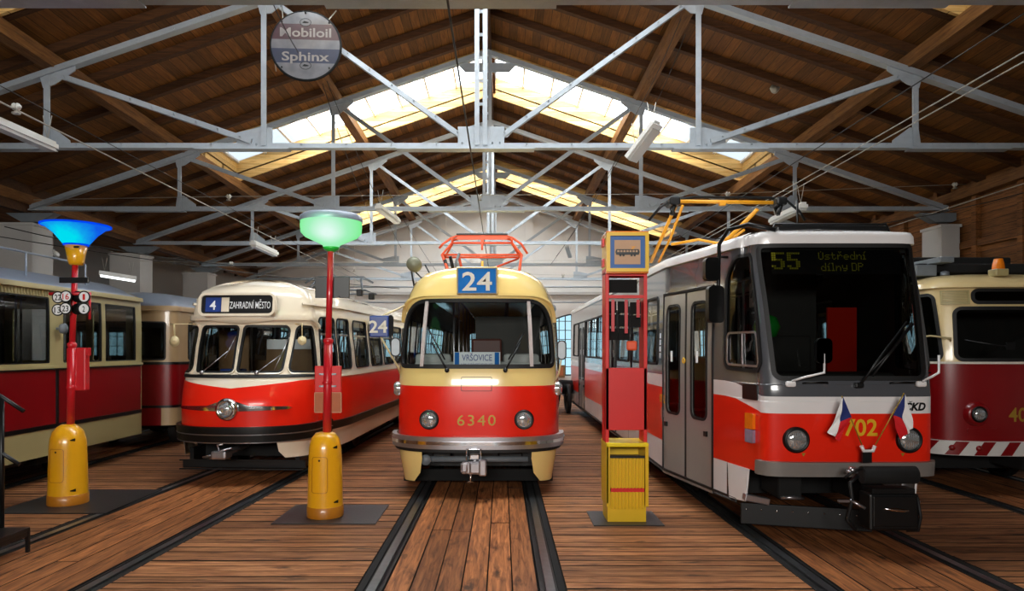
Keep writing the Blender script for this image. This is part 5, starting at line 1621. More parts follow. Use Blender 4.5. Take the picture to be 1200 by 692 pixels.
M['cream_brown'] = paint('faded_cream', H('b89a72'), .35, coat=.3, var=.06, scale=2)
def trailer():
    t = thing('tram_trailer', 'old brown-cream and crimson trailer car coupled behind the far left tram', 'tram', (-7.45, 13.2, 0))
    sh = Shell(1.10, 1.15, .5, .30, 4.0, [
        (.46, .46, .0, .0), (.84, .84, 0, 0), (1.66, 1.66, 0, 0), (2.66, 2.66, .0, .01), (2.74, 2.74, .0, .02), (2.86, 2.84, .08, .1), (3.0, 2.95, .25, .3), (3.3, 3.06, .5, .55), (3.95, 3.12, 1.15, 1.0)], 8.0, D=1.0)
    E = sh.U(sh.length); U = sh.U
    fr = [rect(-.98, 1.74, -.36, 2.46, .04), rect(-.28, 1.74, .30, 2.46, .04), rect(.38, 1.74, .92, 2.46, .04)]
    sw = side_windows(sh, [(.55 + k * 1.2, 1.6 + k * 1.2) for k in range(6)], 1.74, 2.46, .04)
    body = PM()
    body.poly(sh, rect(-E, .84, E, 1.66), mi=0); body.poly(sh, rect(-E, 1.66, E, 2.70), fr + sw, mi=1); body.poly(sh, rect(-.85, .46, .85, .84), mi=0); body.poly(sh, rect(-E, .46, -.85, .84), mi=1); body.poly(sh, rect(.85, .46, E, .84), mi=1); body.poly(sh, rect(-E, 2.70, E, 3.95), mi=2)
    body.poly(sh, rect(-E, 1.64, E, 1.69), mi=3, thick=.02); body.poly(sh, rect(-E, 2.68, E, 2.76), mi=1, thick=.05); body.poly(sh, rect(-E, .80, E, .85), mi=3, thick=.014)
    body.build('body', ['red_dark', 'cream_brown', 'roofgrey', 'black'], t)
    windows(t, sh, fr, 'glass_dark', 'front_window'); windows(t, sh, sw, 'glass_dark')
    bm = B(); tube(bm, [(.30, -.05, 1.42), (.36, -.12, 1.40), (.38, -.14, 1.0), (.30, -.16, .5), (.1, -.16, .28), (-.2, -.14, .30)], .028, 8); obj('hose', bm, 'rope', t)
    bm = B(); box(bm, (.3, -.02, 1.46), (.3, .08, .10), bev=.02); obj('hose_socket', bm, 'black', t)
    bm = B(); tube(bm, [onshell(sh, 1.0, 2.42, .0), (1.16, -.12, 2.42), (1.18, -.12, 2.20)], .01, 6); lathe(bm, [(0, 0), (.09, 0), (.095, .02), (0, .03)], 18, (1.18, -.10, 2.08), 'Y'); obj('mirror', bm, 'ivory', t)
    cabin(t, sh, .92, seatmat='seat_wood', y0=.8, poles=False); underframe(t, sh, ya=.5, z0=.25); tail(t, sh, 'cream'); bogie(t, 2.0); bogie(t, 6.0)
trailer()
# ================================================================== STOP FURNITURE
M['bollard'] = paint('bollard_yellow', H('eaa815'), .3, coat=.6, var=.05, scale=3)
M['bollard_dark'] = paint('bollard_dark_yellow', H('b26e14'), .4, coat=.4, var=.08)
M['pole_red'] = paint('pole_red', H('c31622'), .35, coat=.5, var=.06)
M['box_yellow'] = paint('bin_yellow', H('e3b710'), .4, coat=.3, var=.05)
M['box_yellow_l'] = paint('bin_bright_yellow', H('f6d816'), .38, coat=.4, var=.04)
M['cabinet_red'] = paint('column_red', H('d4140f'), .45, coat=.2, var=.06, scale=3, bump=.05)
M['brownboard'] = paint('brown_notice_board', H('b0623a'), .6, var=.1, scale=20)
M['yframe'] = paint('case_yellow', H('f2c21c'), .35, coat=.4, var=.05)
M['caseblue'] = paint('case_blue', H('1f5fa8'), .45, var=.08)
M['tan'] = paint('case_tan_panel', H('c9a383'), .6, var=.05)
def blue_glass():
    m, nt, out = _mat('lamp_blue_glass'); N = nt.nodes; Lk = nt.links
    e = N.new('ShaderNodeEmission'); tc = N.new('ShaderNodeTexCoord')
    # the bulb inside the funnel: cyan nearest it, deep blue at the rim
    v = N.new('ShaderNodeVectorMath'); v.operation = 'DISTANCE'; v.inputs[1].default_value = (.08, -.2, 3.30)
    nz = N.new('ShaderNodeTexNoise'); nz.inputs['Scale'].default_value = 14; Lk.new(tc.outputs['Object'], nz.inputs['Vector'])
    ad = N.new('ShaderNodeMath'); ad.operation = 'MULTIPLY_ADD'; ad.inputs[1].default_value = .10
    Lk.new(tc.outputs['Object'], v.inputs[0]); Lk.new(nz.outputs['Fac'], ad.inputs[0]); Lk.new(v.outputs['Value'], ad.inputs[2])
    r = N.new('ShaderNodeValToRGB'); r.color_ramp.elements[0].position = .16; r.color_ramp.elements[0].color = (.0, .68, .82, 1)
    r.color_ramp.elements[1].position = .42; r.color_ramp.elements[1].color = (.005, .10, .75, 1)
    e2 = r.color_ramp.elements.new(.26); e2.color = (.005, .36, .80, 1)
    Lk.new(ad.outputs[0], r.inputs[0]); Lk.new(r.outputs[0], e.inputs[0]); e.inputs[1].default_value = 1.0
    Lk.new(e.outputs[0], out.inputs[0]); return m
M['lamp_blue'] = blue_glass()
M['lamp_blue_rim'] = emit('lamp_blue_rim', (.0, .06, .85), 1.0)
M['green_glow'] = None
def green_glass():
    m, nt, out = _mat('lamp_green_glass'); N = nt.nodes; Lk = nt.links
    e = N.new('ShaderNodeEmission'); tc = N.new('ShaderNodeTexCoord')
    # tubes inside light the bowl brightest round its middle
    v = N.new('ShaderNodeVectorMath'); v.operation = 'DISTANCE'; v.inputs[1].default_value = (.03, -.3, -.07)
    Lk.new(tc.outputs['Object'], v.inputs[0])
    r = N.new('ShaderNodeValToRGB'); r.color_ramp.elements[0].position = .05; r.color_ramp.elements[0].color = (.75, .97, .88, 1)
    r.color_ramp.elements[1].position = .42; r.color_ramp.elements[1].color = (.22, .85, .30, 1)
    e2 = r.color_ramp.elements.new(.22); e2.color = (.36, .88, .50, 1)
    Lk.new(v.outputs['Value'], r.inputs[0]); Lk.new(r.outputs[0], e.inputs[0]); e.inputs[1].default_value = .95
    Lk.new(e.outputs[0], out.inputs[0]); return m
M['green_glow'] = green_glass()
M['tube_on'] = emit('lit_tube', (.95, .98, 1.), 3.0)
M['lampwhite'] = paint('fitting_white', H('d6d6d2'), .4, var=.04)
M['diffuser'] = paint('fitting_diffuser', H('b9b9b6'), .3, coat=.4, var=.05)

def bollard(t, r=.2, h=.99):
    bm = B(); lathe(bm, [(0, 0), (r * 1.06, 0), (r * 1.04, .10), (r * 1.02, .22), (r, .45), (r * .96, .72), (r * .93, .80), (r * .80, .90), (r * .55, .96), (r * .34, h), (0, h)], 36); o = obj('bollard', bm, 'bollard', t)
    class Cyl(Surf):
        def S(s, u, v): 
            rr = r * (1.055 - .1 * max(0, v - .1) / .75); a = -pi / 2 + u / r; return Vector((rr * cos(a), rr * sin(a), v))
        def ulines(s, a, b): return [k * .03 - .6 for k in range(41) if a < k * .03 - .6 < b]
    c = Cyl()
    p = PM(); p.ring(c, rect(-.11, .30, .07, .70, .03), .006, off=.0, thick=.004); p.build('hatch_seam', 'bollard_dark', o)
    bm = B(); lathe(bm, [(r * 1.06, 0), (r * 1.075, .01), (r * 1.065, .12), (r * 1.04, .125)], 36); obj('base_ring', bm, 'bollard_dark', o)
    p = PM()
    for v in (.18, .80) : p.poly(c, rpoly([(.14, v), (.20, v - .01), (.20, v + .03), (.14, v + .012)], .006), off=.004)
    p.poly(c, circ(-.02, .665, .012), off=.004)
    p.build('slot', 'black', o)
    return o

def post_lamp_blue():
    t = thing('stop_post', 'red stop post with a glowing blue funnel lamp, round route discs and yellow base', 'stop post', (-5.45, 8.58, .012))
    bollard(t, .215, .99)
    bm = B(); tube(bm, [(0.03, 0, .95), (.05, 0, 2.0)], .045, 16); tube(bm, [(.05, 0, 1.96), (.09, 0, 3.02)], .035, 16); lathe(bm, [(.045, 0), (.055, .02), (.055, .05), (.035, .07)], 18, (.05, 0, 1.95)); lathe(bm, [(.045, 0), (.055, .02), (.055, .04), (.045, .06)], 18, (.04, 0, 1.42)); obj('pole', bm, 'pole_red', t)
    bm = B(); lathe(bm, [(0, 2.985), (.075, 2.985), (.09, 3.03), (.128, 3.235), (0, 3.235)], 28, (.10, 0, 0)); s = obj('lamp_socket', bm, 'bollard', t)
    bm = B(); box(bm, (.17, -.105, 3.20), (.06, .02, .022)); obj('socket_slot', bm, 'black', s)
    bm = B(); lathe(bm, [(.135, 3.235), (.17, 3.28), (.24, 3.37), (.34, 3.455), (.385, 3.475)], 40, (.10, 0, 0)); f = obj('lamp_funnel', bm, 'lamp_blue', t)
    bm = B(); lathe(bm, [(.38, 3.468), (.395, 3.472), (.395, 3.488), (.375, 3.493), (.2, 3.50), (0, 3.50)], 40, (.10, 0, 0)); obj('lamp_lid', bm, 'lamp_blue_rim', f)
    bm = B(); lathe(bm, [(.128, 3.228), (.148, 3.235), (.145, 3.252), (.125, 3.25)], 30, (.10, 0, 0)); obj('lamp_collar', bm, 'lamp_blue_rim', f)
    bm = B(); box(bm, (.12, -.07, 2.79), (.36, .03, .07), bev=.004); nb = obj('name_board', bm, 'black', t)
    bm = B(); tube(bm, [(-.18, -.08, 2.62), (.33, -.08, 2.62)], .022, 8); tube(bm, [(.32, -.08, 2.64), (.32, -.08, 2.30)], .014, 8); obj('disc_bracket', bm, 'pole_red', t)
    for num, px, py in (('22', 74.5, 348.8), ('16', 85.5, 348), ('1', 104.7, 348.3), ('13', 74.2, 363.4), ('23', 85, 361.8), ('2', 104.5, 362.2)):
        w = at(px, py, 8.58) - Vector((-5.45, 8.58, .012)); y = -.14 if num in ('16', '23') else -.11
        pl = Plane((w.x, y, w.z), (1, 0, 0), (0, 0, 1)); p = PM(); p.poly(pl, circ(0, 0, .075, 28), off=-.01, thick=.01, mi=0); p.poly(pl, circ(0, 0, .06, 28), off=.0, thick=.002, mi=1)
        d = p.build('route_disc', ['black', 'signwhite'], t)
        lettering('disc_number', pl, num, 0, 0, .075, 'cabinet_red' if num in ('16', '1') else 'black', d, off=.004, sub=False, width=(.08 if len(num) == 2 else .03), bold=.012)
    for px in (95.5,):
        for py in (348, 362.4):
            w = at(px, py, 8.58) - Vector((-5.45, 8.58, .012)); bm = B(); lathe(bm, [(0, -.006), (.07, -.006), (.07, .006), (0, .006)][::-1], 24, (w.x, -.08, w.z), 'Y'); obj('route_disc', bm, 'black', t)
    bm = B(); box(bm, (.09, .06, 1.68), (.24, .10, .54), bev=.015); box(bm, (.22, .06, 1.9), (.02, .07, .1)); obj('red_box', bm, 'pole_red', t)
post_lamp_blue()
def mat_at(c, w, d, lab, rz=0.):
    bm = B(); box(bm, (0, 0, .007), (w, d, .014), bev=.004)
    o = obj('rubber_mat', bm, 'rubbermat', None, (c[0], c[1], .0), rz=rz); tag(o, lab, 'mat')
mat_at((-5.35, 8.72), 1.35, 1.35, 'black rubber mat under the blue lamp post', 0)
mat_at((-1.98, 8.02), 1.16, .92, 'dark grey rubber mat under the green lamp post')
mat_at((1.40, 7.82), .78, .66, 'dark rubber mat under the red and yellow information column')

def post_lamp_green():
    X, Y = -2.05, 7.93
    t = thing('stop_post', 'red stop post with a glowing green disc lamp, black panel and yellow base', 'stop post', (X, Y, .014))
    b = bollard(t, .195, .97)
    bm = B(); lathe(bm, [(.208, 0), (.212, .02), (.21, .16), (.204, .165)], 36); obj('base_ring', bm, 'brownboard', b) if False else bm.free()
    bm = B(); tube(bm, [(.02, 0, .93), (.035, 0, 2.02)], .05, 16); tube(bm, [(.035, 0, 2.0), (.065, 0, 3.12)], .036, 16); lathe(bm, [(.05, 0), (.058, .01), (.058, .04), (.036, .06)], 18, (.035, 0, 2.0)); lathe(bm, [(.052, 0), (.06, .02), (.052, .04)], 18, (.025, 0, 1.52)); obj('pole', bm, 'pole_red', t)
    la = bpy.data.objects.new('lamp', None); COL.objects.link(la); la.parent = t; la.location = (.07, 0, 3.30)
    bm = B(); lathe(bm, [(.04, -.20), (.09, -.19), (.10, -.165), (.17, -.13), (.30, -.07), (.345, -.02), (.352, .06), (.345, .115)], 44); obj('lamp_bowl', bm, 'green_glow', la)
    bm = B(); lathe(bm, [(.355, .10), (.36, .115), (.355, .16), (.32, .185), (.2, .20), (0, .205)], 44); obj('lamp_cap', bm, 'roofgrey', la)
    bm = B(); lathe(bm, [(.04, -.24), (.085, -.215), (.095, -.19), (.06, -.17)], 24); obj('lamp_neck', bm, 'green', la)
    bm = B(); box(bm, (.07, .05, 2.65), (.40, .03, .245), bev=.004); box(bm, (.0, .02, 2.54), (.03, .05, .02)); box(bm, (.14, .02, 2.54), (.03, .05, .02)); obj('black_panel', bm, 'black', t)
    bm = B(); box(bm, (.03, .02, 1.58), (.31, .045, .31), bev=.01)
    rb = obj('red_box', bm, 'cabinet_red', t)
    bm = B()
    for z in (1.50, 1.64):
        for x in (-.06, .12): lathe(bm, [(0, .012), (.01, .01), (.012, 0)], 8, (x, -.01, z), 'Y')
        box(bm, (.03, -.005, z), (.19, .012, .02))
    obj('clamp', bm, 'steel', rb)
    bm = B(); box(bm, (.03, .02, 1.31), (.31, .025, .23), bev=.004); obj('notice_board', bm, 'brownboard', t)
    bm = B()
    for a, b in (((-.125, .003, 1.195), (-.125, .003, 1.425)), ((.185, .003, 1.195), (.185, .003, 1.425)), ((-.125, .003, 1.195), (.185, .003, 1.195)), ((-.125, .003, 1.425), (.185, .003, 1.425))): beam(bm, a, b, .006, .006)
    obj('notice_frame', bm, 'tan', t)
    ld = bpy.data.lights.new('lamp_bulb', 'POINT'); ld.energy = 6; ld.color = (.3, 1, .45); ld.shadow_soft_size = .2
    lo = bpy.data.objects.new('lamp_bulb', ld); COL.objects.link(lo); lo.location = (X + .07, Y - .45, 3.30)
post_lamp_green()

def column():
    X, Y = 1.40, 7.80
    t = thing('information_column', 'tall red information column with yellow tram-picture case on top and yellow bin base', 'information column', (X, Y, .014))
    w = .235
    R0 = .06
    # yellow bin
    bm = B(); box(bm, (0, .02, .10), (.43, .36, .2)); box(bm, (-.215, -.0, .52), (.035, .42, .68)); box(bm, (.215, -.0, .52), (.035, .42, .68)); box(bm, (0, .2, .5), (.43, .02, .64)); obj('bin_frame', bm, 'box_yellow', t)
    bm = B(); box(bm, (0, -.0, .865), (.47, .44, .045), bev=.012); box(bm, (-.225, -.20, .55), (.02, .02, .66)); obj('bin_top', bm, 'box_yellow_l', t)
    bm = B(); box(bm, (0, -.185, .55), (.38, .02, .33))
    for k in range(10): box(bm, (-.17 + k * .038, -.205, .55), (.018, .03, .33), bev=.005)
    obj('bin_door', bm, 'box_yellow', t)
    bm = B(); box(bm, (0, -.185, .25), (.38, .02, .19))
    for k in range(10): box(bm, (-.17 + k * .038, -.205, .25), (.018, .03, .19), bev=.005)
    obj('bin_lower_door', bm, 'box_yellow', t)
    bm = B(); box(bm, (0, -.20, .365), (.37, .03, .045)); obj('bin_band', bm, 'cabinet_red', t)
    bm = B(); box(bm, (0, -.17, .728), (.39, .03, .02)); box(bm, (0, .0, .70), (.38, .30, .01)); obj('bin_rim', bm, 'black', t)
    # red uprights and panel
    for s in (-1, 1):
        bm = B(); box(bm, (s * .215, .0, 1.86), (.04, .26, 1.96), bev=.004)
        obj('upright', bm, 'cabinet_red', t)
    bm = B(); box(bm, (0, -.10, 1.37), (.47, .06, .70), bev=.006); obj('red_panel', bm, 'cabinet_red', t)
    bm = B(); box(bm, (0, -.1, 2.52), (.43, .05, .035)); box(bm, (0, -.1, 2.78), (.43, .05, .05)); box(bm, (0, .1, 2.78), (.43, .05, .05)); obj('cross_rail', bm, 'cabinet_red', t)
    # black timetable plates and red strips hanging inside
    bm = B(); box(bm, (-.02, .02, 2.65), (.34, .02, .15)); obj('black_plate', bm, 'blackmat', t)
    for x, z in ((-.15, 2.41), (-.01, 2.41), (.13, 2.40), (-.15, 2.26), (.0, 2.255), (.13, 2.25), (-.13, 2.10), (.0, 2.10)):
        bm = B(); box(bm, (x, .02, z), (.125, .012, .135), bev=.004); obj('timetable_plate', bm, 'blackmat', t)
    for x, l in ((-.14, .36), (.01, .38), (.145, .20)):
        bm = B(); box(bm, (x, -.06, 2.49 - l / 2), (.035, .012, l)); obj('hanging_strip', bm, 'pole_red', t)
    for x in (-.13, .09):
        bm = B(); tube(bm, [(x, .05, 1.72), (x, .05, 2.1)], .012, 8); obj('inner_rod', bm, 'black', t)
    bm = B(); box(bm, (.085, .0, 1.97), (.12, .04, .11), bev=.02); obj('orange_punch', bm, 'orange', t)
    # glass sides
    p = PM()
    for s in (-1, 1): p.poly(Plane((s * .215, 0, 0), (0, 1, 0), (0, 0, 1)), rect(-.12, 1.74, .12, 2.75), off=0)
    # top case
    ca = bpy.data.objects.new('picture_case', None); COL.objects.link(ca); ca.parent = t; ca.location = (0, -.02, 3.01)
    pl = Plane((0, -.17, 0), (1, 0, 0), (0, 0, 1))
    p = PM(); p.poly(pl, rect(-.235, -.22, .235, .22, .02), [rect(-.195, -.18, .195, .18)], off=0, thick=.03)
    p.build('case_frame', 'yframe', ca)
    bm = B(); box(bm, (0, .02, 0), (.46, .36, .43), bev=.01); obj('case_body', bm, 'yframe', ca)
    bm = B(); box(bm, (0, .02, .225), (.47, .38, .02)); box(bm, (0, .02, -.225), (.47, .38, .02)); obj('case_edge', bm, 'amber', ca)
    patch('case_mount', pl, rect(-.195, -.18, .195, .18), 'caseblue', ca, off=.002)
    patch('case_picture', pl, rect(-.145, -.135, .145, .135), 'tan', ca, off=.006)
    p = PM(); p.poly(pl, rpoly([(-.125, -.03), (.125, -.03), (.135, .0), (.125, .032), (-.125, .032), (-.135, 0)], .008), [rect(-.115 + k * .034, -.0, -.09 + k * .034, .022) for k in range(7)], off=.01, thick=.003)
    for x in (-.08, -.045, .045, .08): p.poly(pl, circ(x, -.035, .013, 14), off=.01, thick=.003)
    p.build('tram_picture', 'black', ca)
    p = PM(); p.poly(pl, rpoly([(.035, .03), (.065, .06), (.085, .06), (.055, .03)], 0), [], off=.009); p.poly(pl, rect(.04, .058, .09, .064), off=.009); p.build('tram_picture_pole', 'pan_yellow', ca)
    bm = B(); box(bm, (-.245, .02, -.1), (.02, .12, .09)); box(bm, (-.245, .02, .13), (.02, .12, .09)); obj('case_hinge', bm, 'cabinet_red', ca)
column()

# ================================================================== ROUND OIL SIGN ON THE TRUSS
def oil_sign():
    c = at(358.5, 54, 10.55); r = .54
    t = thing('enamel_sign', 'round worn enamel oil sign hanging in front of the nearest roof truss', 'sign', c, rz=.06)
    M['sg_grey'] = paint('enamel_grey', H('505054'), .4, coat=.35, var=.6, scale=6)
    M['sg_maroon'] = paint('enamel_maroon', H('2e0c17'), .4, coat=.35, var=.5, scale=6)
    M['sg_blue'] = paint('enamel_blue', H('101a33'), .4, coat=.35, var=.6, scale=6)
    M['sg_text'] = paint('enamel_figures', H('6d6865'), .4, coat=.3, var=.35, scale=8)
    bm = B(); lathe(bm, [(0, -.02), (r, -.02), (r + .012, .0), (r, .02), (0, .02)][::-1], 48, axis='Y'); obj('sign_plate', bm, 'blackmat', t)
    pl = Plane((0, -.021, 0), (1, 0, 0), (0, 0, 1)); R = r - .02
    def chord(z0, z1, n=16):
        pts = []
        for k in range(n + 1):
            z = z0 + (z1 - z0) * k / n; pts.append((sqrt(max(0, R * R - z * z)), z))
        return pts + [(-x, z) for x, z in pts[::-1]]
    for z0, z1, mt in ((.33, R - .001, 'sg_grey'), (.09, .33, 'sg_maroon'), (-.05, .09, 'sg_grey'), (-.27, -.05, 'sg_blue'), (-R + .001, -.27, 'sg_grey')):
        p = PM(); p.poly(pl, chord(z0, z1), off=.001, sub=False); p.build('enamel_band', mt, t)
    lettering('sign_text', pl, 'Mobiloil', 0, .205, .14, 'sg_text', t, off=.004, sub=False, width=.78, bold=.02)
    lettering('sign_text', pl, 'Sphinx', 0, -.165, .14, 'sg_text', t, off=.004, sub=False, width=.72, bold=.02)
    for z in (.355, -.31):
        p = PM(); p.ring(pl, [(x * 1.25, zz) for x, zz in circ(0, 0, .055, 24)], .008, off=.005) if False else None
        e = [(.085 * cos(2 * pi * k / 24), z + .06 * sin(2 * pi * k / 24)) for k in range(24)]
        p.poly(pl, e, off=.004, mi=0); p.ring(pl, grow(e, -.006), .008, off=.006, mi=1)
        p.poly(pl, [(-.05, z - .01), (-.01, z - .015), (.03, z - .012), (.055, z + .0), (.02, z + .012), (-.02, z + .02)], off=.007, mi=1)
        p.build('oval_emblem', ['sg_grey', 'blackmat'], t)
    bm = B()
    for x, z in ((-.36, .36), (.36, .36), (-.36, -.34), (.36, -.34), (0, .5)): lathe(bm, [(0, .02), (.014, .018), (.016, 0)], 8, (x, -.02, z), 'Y')
    obj('sign_bolt', bm, 'black', t)
    bm = B(); top = Y1 - 10.55
    tube(bm, [(-.35, .0, .42), (-.45, top - .05, .75)], .009, 6); tube(bm, [(.35, 0, .42), (.40, top - .05, .72)], .009, 6); tube(bm, [(-.3, .03, 0), (.3, .03, 0)], .012, 6); tube(bm, [(-.5, .1, -.2), (-.55, top - .02, -.25)], .009, 6); obj('sign_hanger', bm, 'wire', t)
oil_sign()

# ================================================================== FLUORESCENT FITTINGS
def fitting(p0, p1, label, mat='diffuser', w=.16, up=.0, group=None):
    p0 = Vector(p0); p1 = Vector(p1); c = (p0 + p1) / 2; d = p1 - p0
    t = thing('strip_light', label, 'ceiling light', c)
    a = -d / 2; b = d / 2; dn = d.normalized()
    bm = B(); beam(bm, a, b, w, .06); beam(bm, a + Vector((0, 0, .045)), b + Vector((0, 0, .045)), w * .6, .05)
    obj('housing', bm, 'lampwhite', t)
    bm = B(); beam(bm, a + dn * .03 + Vector((0, 0, -.05)), b - dn * .03 + Vector((0, 0, -.05)), w * .8, .05); obj('diffuser', bm, mat, t)
    bm = B()
    for q in (a + dn * .12, b - dn * .12): tube(bm, [q + Vector((0, 0, .06)), q + Vector((-.06, .0, .40))], .006, 5); tube(bm, [q + Vector((0, 0, .06)), q + Vector((.06, .0, .40))], .006, 5)
    obj('hanging_wire', bm, 'wire', t)
fitting(at(770, 145, 9.4), at(739, 186, 9.7) + Vector((0, 1.1, 0)) * 0 + Vector((0, .0, 0)), 'strip light hanging steeply right of centre, in front of the nearest truss', w=.25)
fitting(at(-40, 128, 8.0), at(62, 172, 9.6), 'long strip light at the upper left edge of the photo')
fitting(at(296, 285, 15.2), at(323, 297, 16.2), 'strip light left of the green lamp, just above the route 4 tram')
fitting(at(443, 242, 14.6), at(466, 259, 15.6), 'strip light between the green lamp and the orange pantograph')
fitting(at(942, 241, 12.3), at(905, 259, 13.6), 'strip light above the grey modern tram roof')
fitting(at(116, 320, 16.6), at(160, 327, 17.0), 'lit fluorescent strip on the left, right of the blue lamp post', 'tube_on', .14)
fitting(at(20, 268, 15.5), at(68, 300, 16.2), 'dim strip light behind the blue funnel lamp')
fitting(at(664, 288, 25), at(668, 300, 26), 'small far strip light right of the orange pantograph')

# ================================================================== OVERHEAD WIRES
def wire(pts, lab, r=.007, mat='wire', sag=0.):
    bm = B(); pts = [Vector(p) for p in pts]; o = pts[0].copy()
    q = []
    for a, b in zip(pts, pts[1:]):
        for k in range(9):
            s = k / 8; v = a.lerp(b, s); v.z -= sag * 4 * s * (1 - s); q.append(v - o)
    q2 = [q[0]] + [b for a, b in zip(q, q[1:]) if (b - a).length > 1e-4]
    tube(bm, q2, r, 6); ob = obj('overhead_wire', bm, mat, None, o); tag(ob, lab, 'wire')
ZC = 4.98
def cw(X, y0, y1, lab, r=.008, z=ZC, mat='wire'): wire([(X, YF, z + drop(YF) * .5 - .1), (X, YB, z + drop(YB) * .5 - .0)], lab, r, mat)
cw(-6.10, 7.5, 27.5, 'pale contact wire slanting in from the left edge', .011)
cw(-5.73, 7.2, 27.5, 'thin dark wire beside the pale one from the left edge', .006, mat='wire_dark')
cw(-.47, 6.0, 27.5, 'dark contact wire over the middle tram, crossing the large skylight', .011, mat='wire_dark')
cw(4.70, 5.8, 27.5, 'dark thin wire from the top right corner', .007, mat='wire_dark')
cw(5.30, 6.3, 27.5, 'upper of the two pale wires from the right edge', .008)
cw(5.42, 6.4, 27.5, 'lower of the two pale wires from the right edge', .008, ZC - .03)
cw(8.3, 9.5, 27.5, 'pale wire above the works tram', .008, 4.62)
wire([(-10.42, 15.2, 5.26), (-6.0, 15.0, 5.29), (4.97, 15.0, 5.35), (10.2, 15.0, 5.56)], 'cross span wire carrying white insulators before the second truss', .007)
wire([(-10.42, 19.6, 4.46), (-7.7, 19.6, 4.40), (10.2, 19.6, 4.55)], 'low cross span wire above the route 4 tram roof', .006)
wire([(-10.42, 24.1, 4.82), (-5.2, 24.1, 4.75), (2.2, 24.1, 4.54), (10.2, 24.1, 4.6)], 'far low cross span wire behind the orange pantograph', .006)
wire([(-10.2, 13.4, 4.2), (-3.0, 20, 3.7)], 'rope-like cable dipping behind the green lamp', .010, 'wire_dark', .1)
wire([(-10.2, 14.0, 4.45), (-6.3, 16, 3.9)], 'beaded dark cable behind the blue lamp', .012, 'wire_dark', .1)
wire([(9.6, 12.0, 4.8), (3.9, 14, 4.2)], 'dark cable sagging toward the pantograph of the grey tram', .009, 'wire_dark', .25)
def stays(px, y0, y1, lab):
    pass
# pairs of thin stays dropping from the second truss purlins
for (a, b, lab) in ((at(383, 95, 12), at(470, 290, 20), 'slack stay wire left of the middle tram'), (at(378, 98, 12), at(440, 270, 20), 'slack stay wire beside the left one'),
                    (at(798, 22, 11), at(735, 150, 16), 'stay wire from upper right truss node'), (at(803, 40, 11), at(752, 150, 14), 'second stay wire from upper right truss node'),
                    (at(726, 180, 15), at(645, 310, 24), 'slack stay wire right of the orange pantograph'), (at(735, 170, 15), at(652, 300, 24), 'second slack stay wire right of the pantograph'),
                    (at(455, 225, 19), at(517, 325, 27), 'far stay wire beside the roof lamp of the middle tram'), (at(318, 0, 9), at(372, 90, 12), 'stay wire running up behind the round sign')):
    wire([a, b], lab, .007, 'wire_dark', .12)

def insulator(px, py, d, lab):
    c = at(px, py, d); t = thing('insulator', lab, 'insulator', c)
    t.scale = (.6, .6, .6)
    bm = B(); lathe(bm, [(0, -.10), (.03, -.10), (.03, -.06), (.07, -.06), (.08, -.03), (.03, -.02), (.03, .02), (.08, .03), (.07, .06), (.03, .06), (.03, .10), (0, .10)], 14, axis='X'); obj('porcelain', bm, 'ceramic', t)
    bm = B(); box(bm, (0, 0, -.08), (.05, .05, .07)); lathe(bm, [(0, -.16), (.08, -.15), (.085, -.125), (0, -.10)], 12); obj('clamp', bm, 'wire', t)
insulator(268, 230, 15, 'white insulator on the cross wire left of the green lamp')
insulator(853, 227, 15, 'white insulator on the cross wire above the grey tram roof')
insulator(1119, 216, 15, 'pale insulator on the wire near the right edge, under the truss tie')
insulator(271, 308, 19.6, 'small insulator above the route 4 tram roof')
insulator(415, 315, 24.1, 'small far insulator right of the green lamp post')
insulator(660, 322, 24.1, 'small far insulator right of the middle tram roof')
insulator(19, 125, 8.58, 'pale clamp insulator on the wire at the upper left edge')
insulator(562, 230, 15, 'small insulator on the wire under the nearest king post')
bm = B(); c = at(908, 103, 13.7); lathe(bm, [(0, .08), (.07, .06), (.10, 0), (.07, -.07), (.04, -.10), (0, -.10)], 18, c); tag(obj('alarm_sensor', bm, 'wire'), 'small round detector on the dark right roof slope', 'sensor')

# ================================================================== BLACK STEPS AT THE LEFT EDGE
def steps():
    t = thing('boarding_steps', 'black metal boarding steps with handrail at the lower left edge', 'steps', (0, 0, 0))
    d = 6.56; X = -4.53; zt = .22
    bm = B(); box(bm, (X - .45, d - .32, zt), (.9, .64, .035), bev=.004)
    for x in (X - .015, X - .88):
        for y in (d - .015, d - .62): box(bm, (x, y, zt / 2), (.03, .03, zt))
    beam(bm, (X - .015, d - .62, zt - .04), (X - .015, d - .015, zt - .04), .02, .05)
    obj('platform', bm, 'black', t)
    bm = B(); xp = -4.79; yy = d - .02
    tube(bm, [(xp, yy, zt), (xp, yy, 1.49)], .022, 8)
    tube(bm, [(xp - .55, yy - .1, 1.76), (xp, yy, 1.49), (xp + .21, yy, 1.35)], .02, 8)
    tube(bm, [(xp - .55, yy - .1, 1.20), (xp, yy, .95), (xp + .17, yy, .84)], .02, 8)
    tube(bm, [(xp - .55, yy - .1, zt), (xp - .55, yy - .1, 1.76)], .022, 8)
    obj('handrail', bm, 'black', t)
steps()

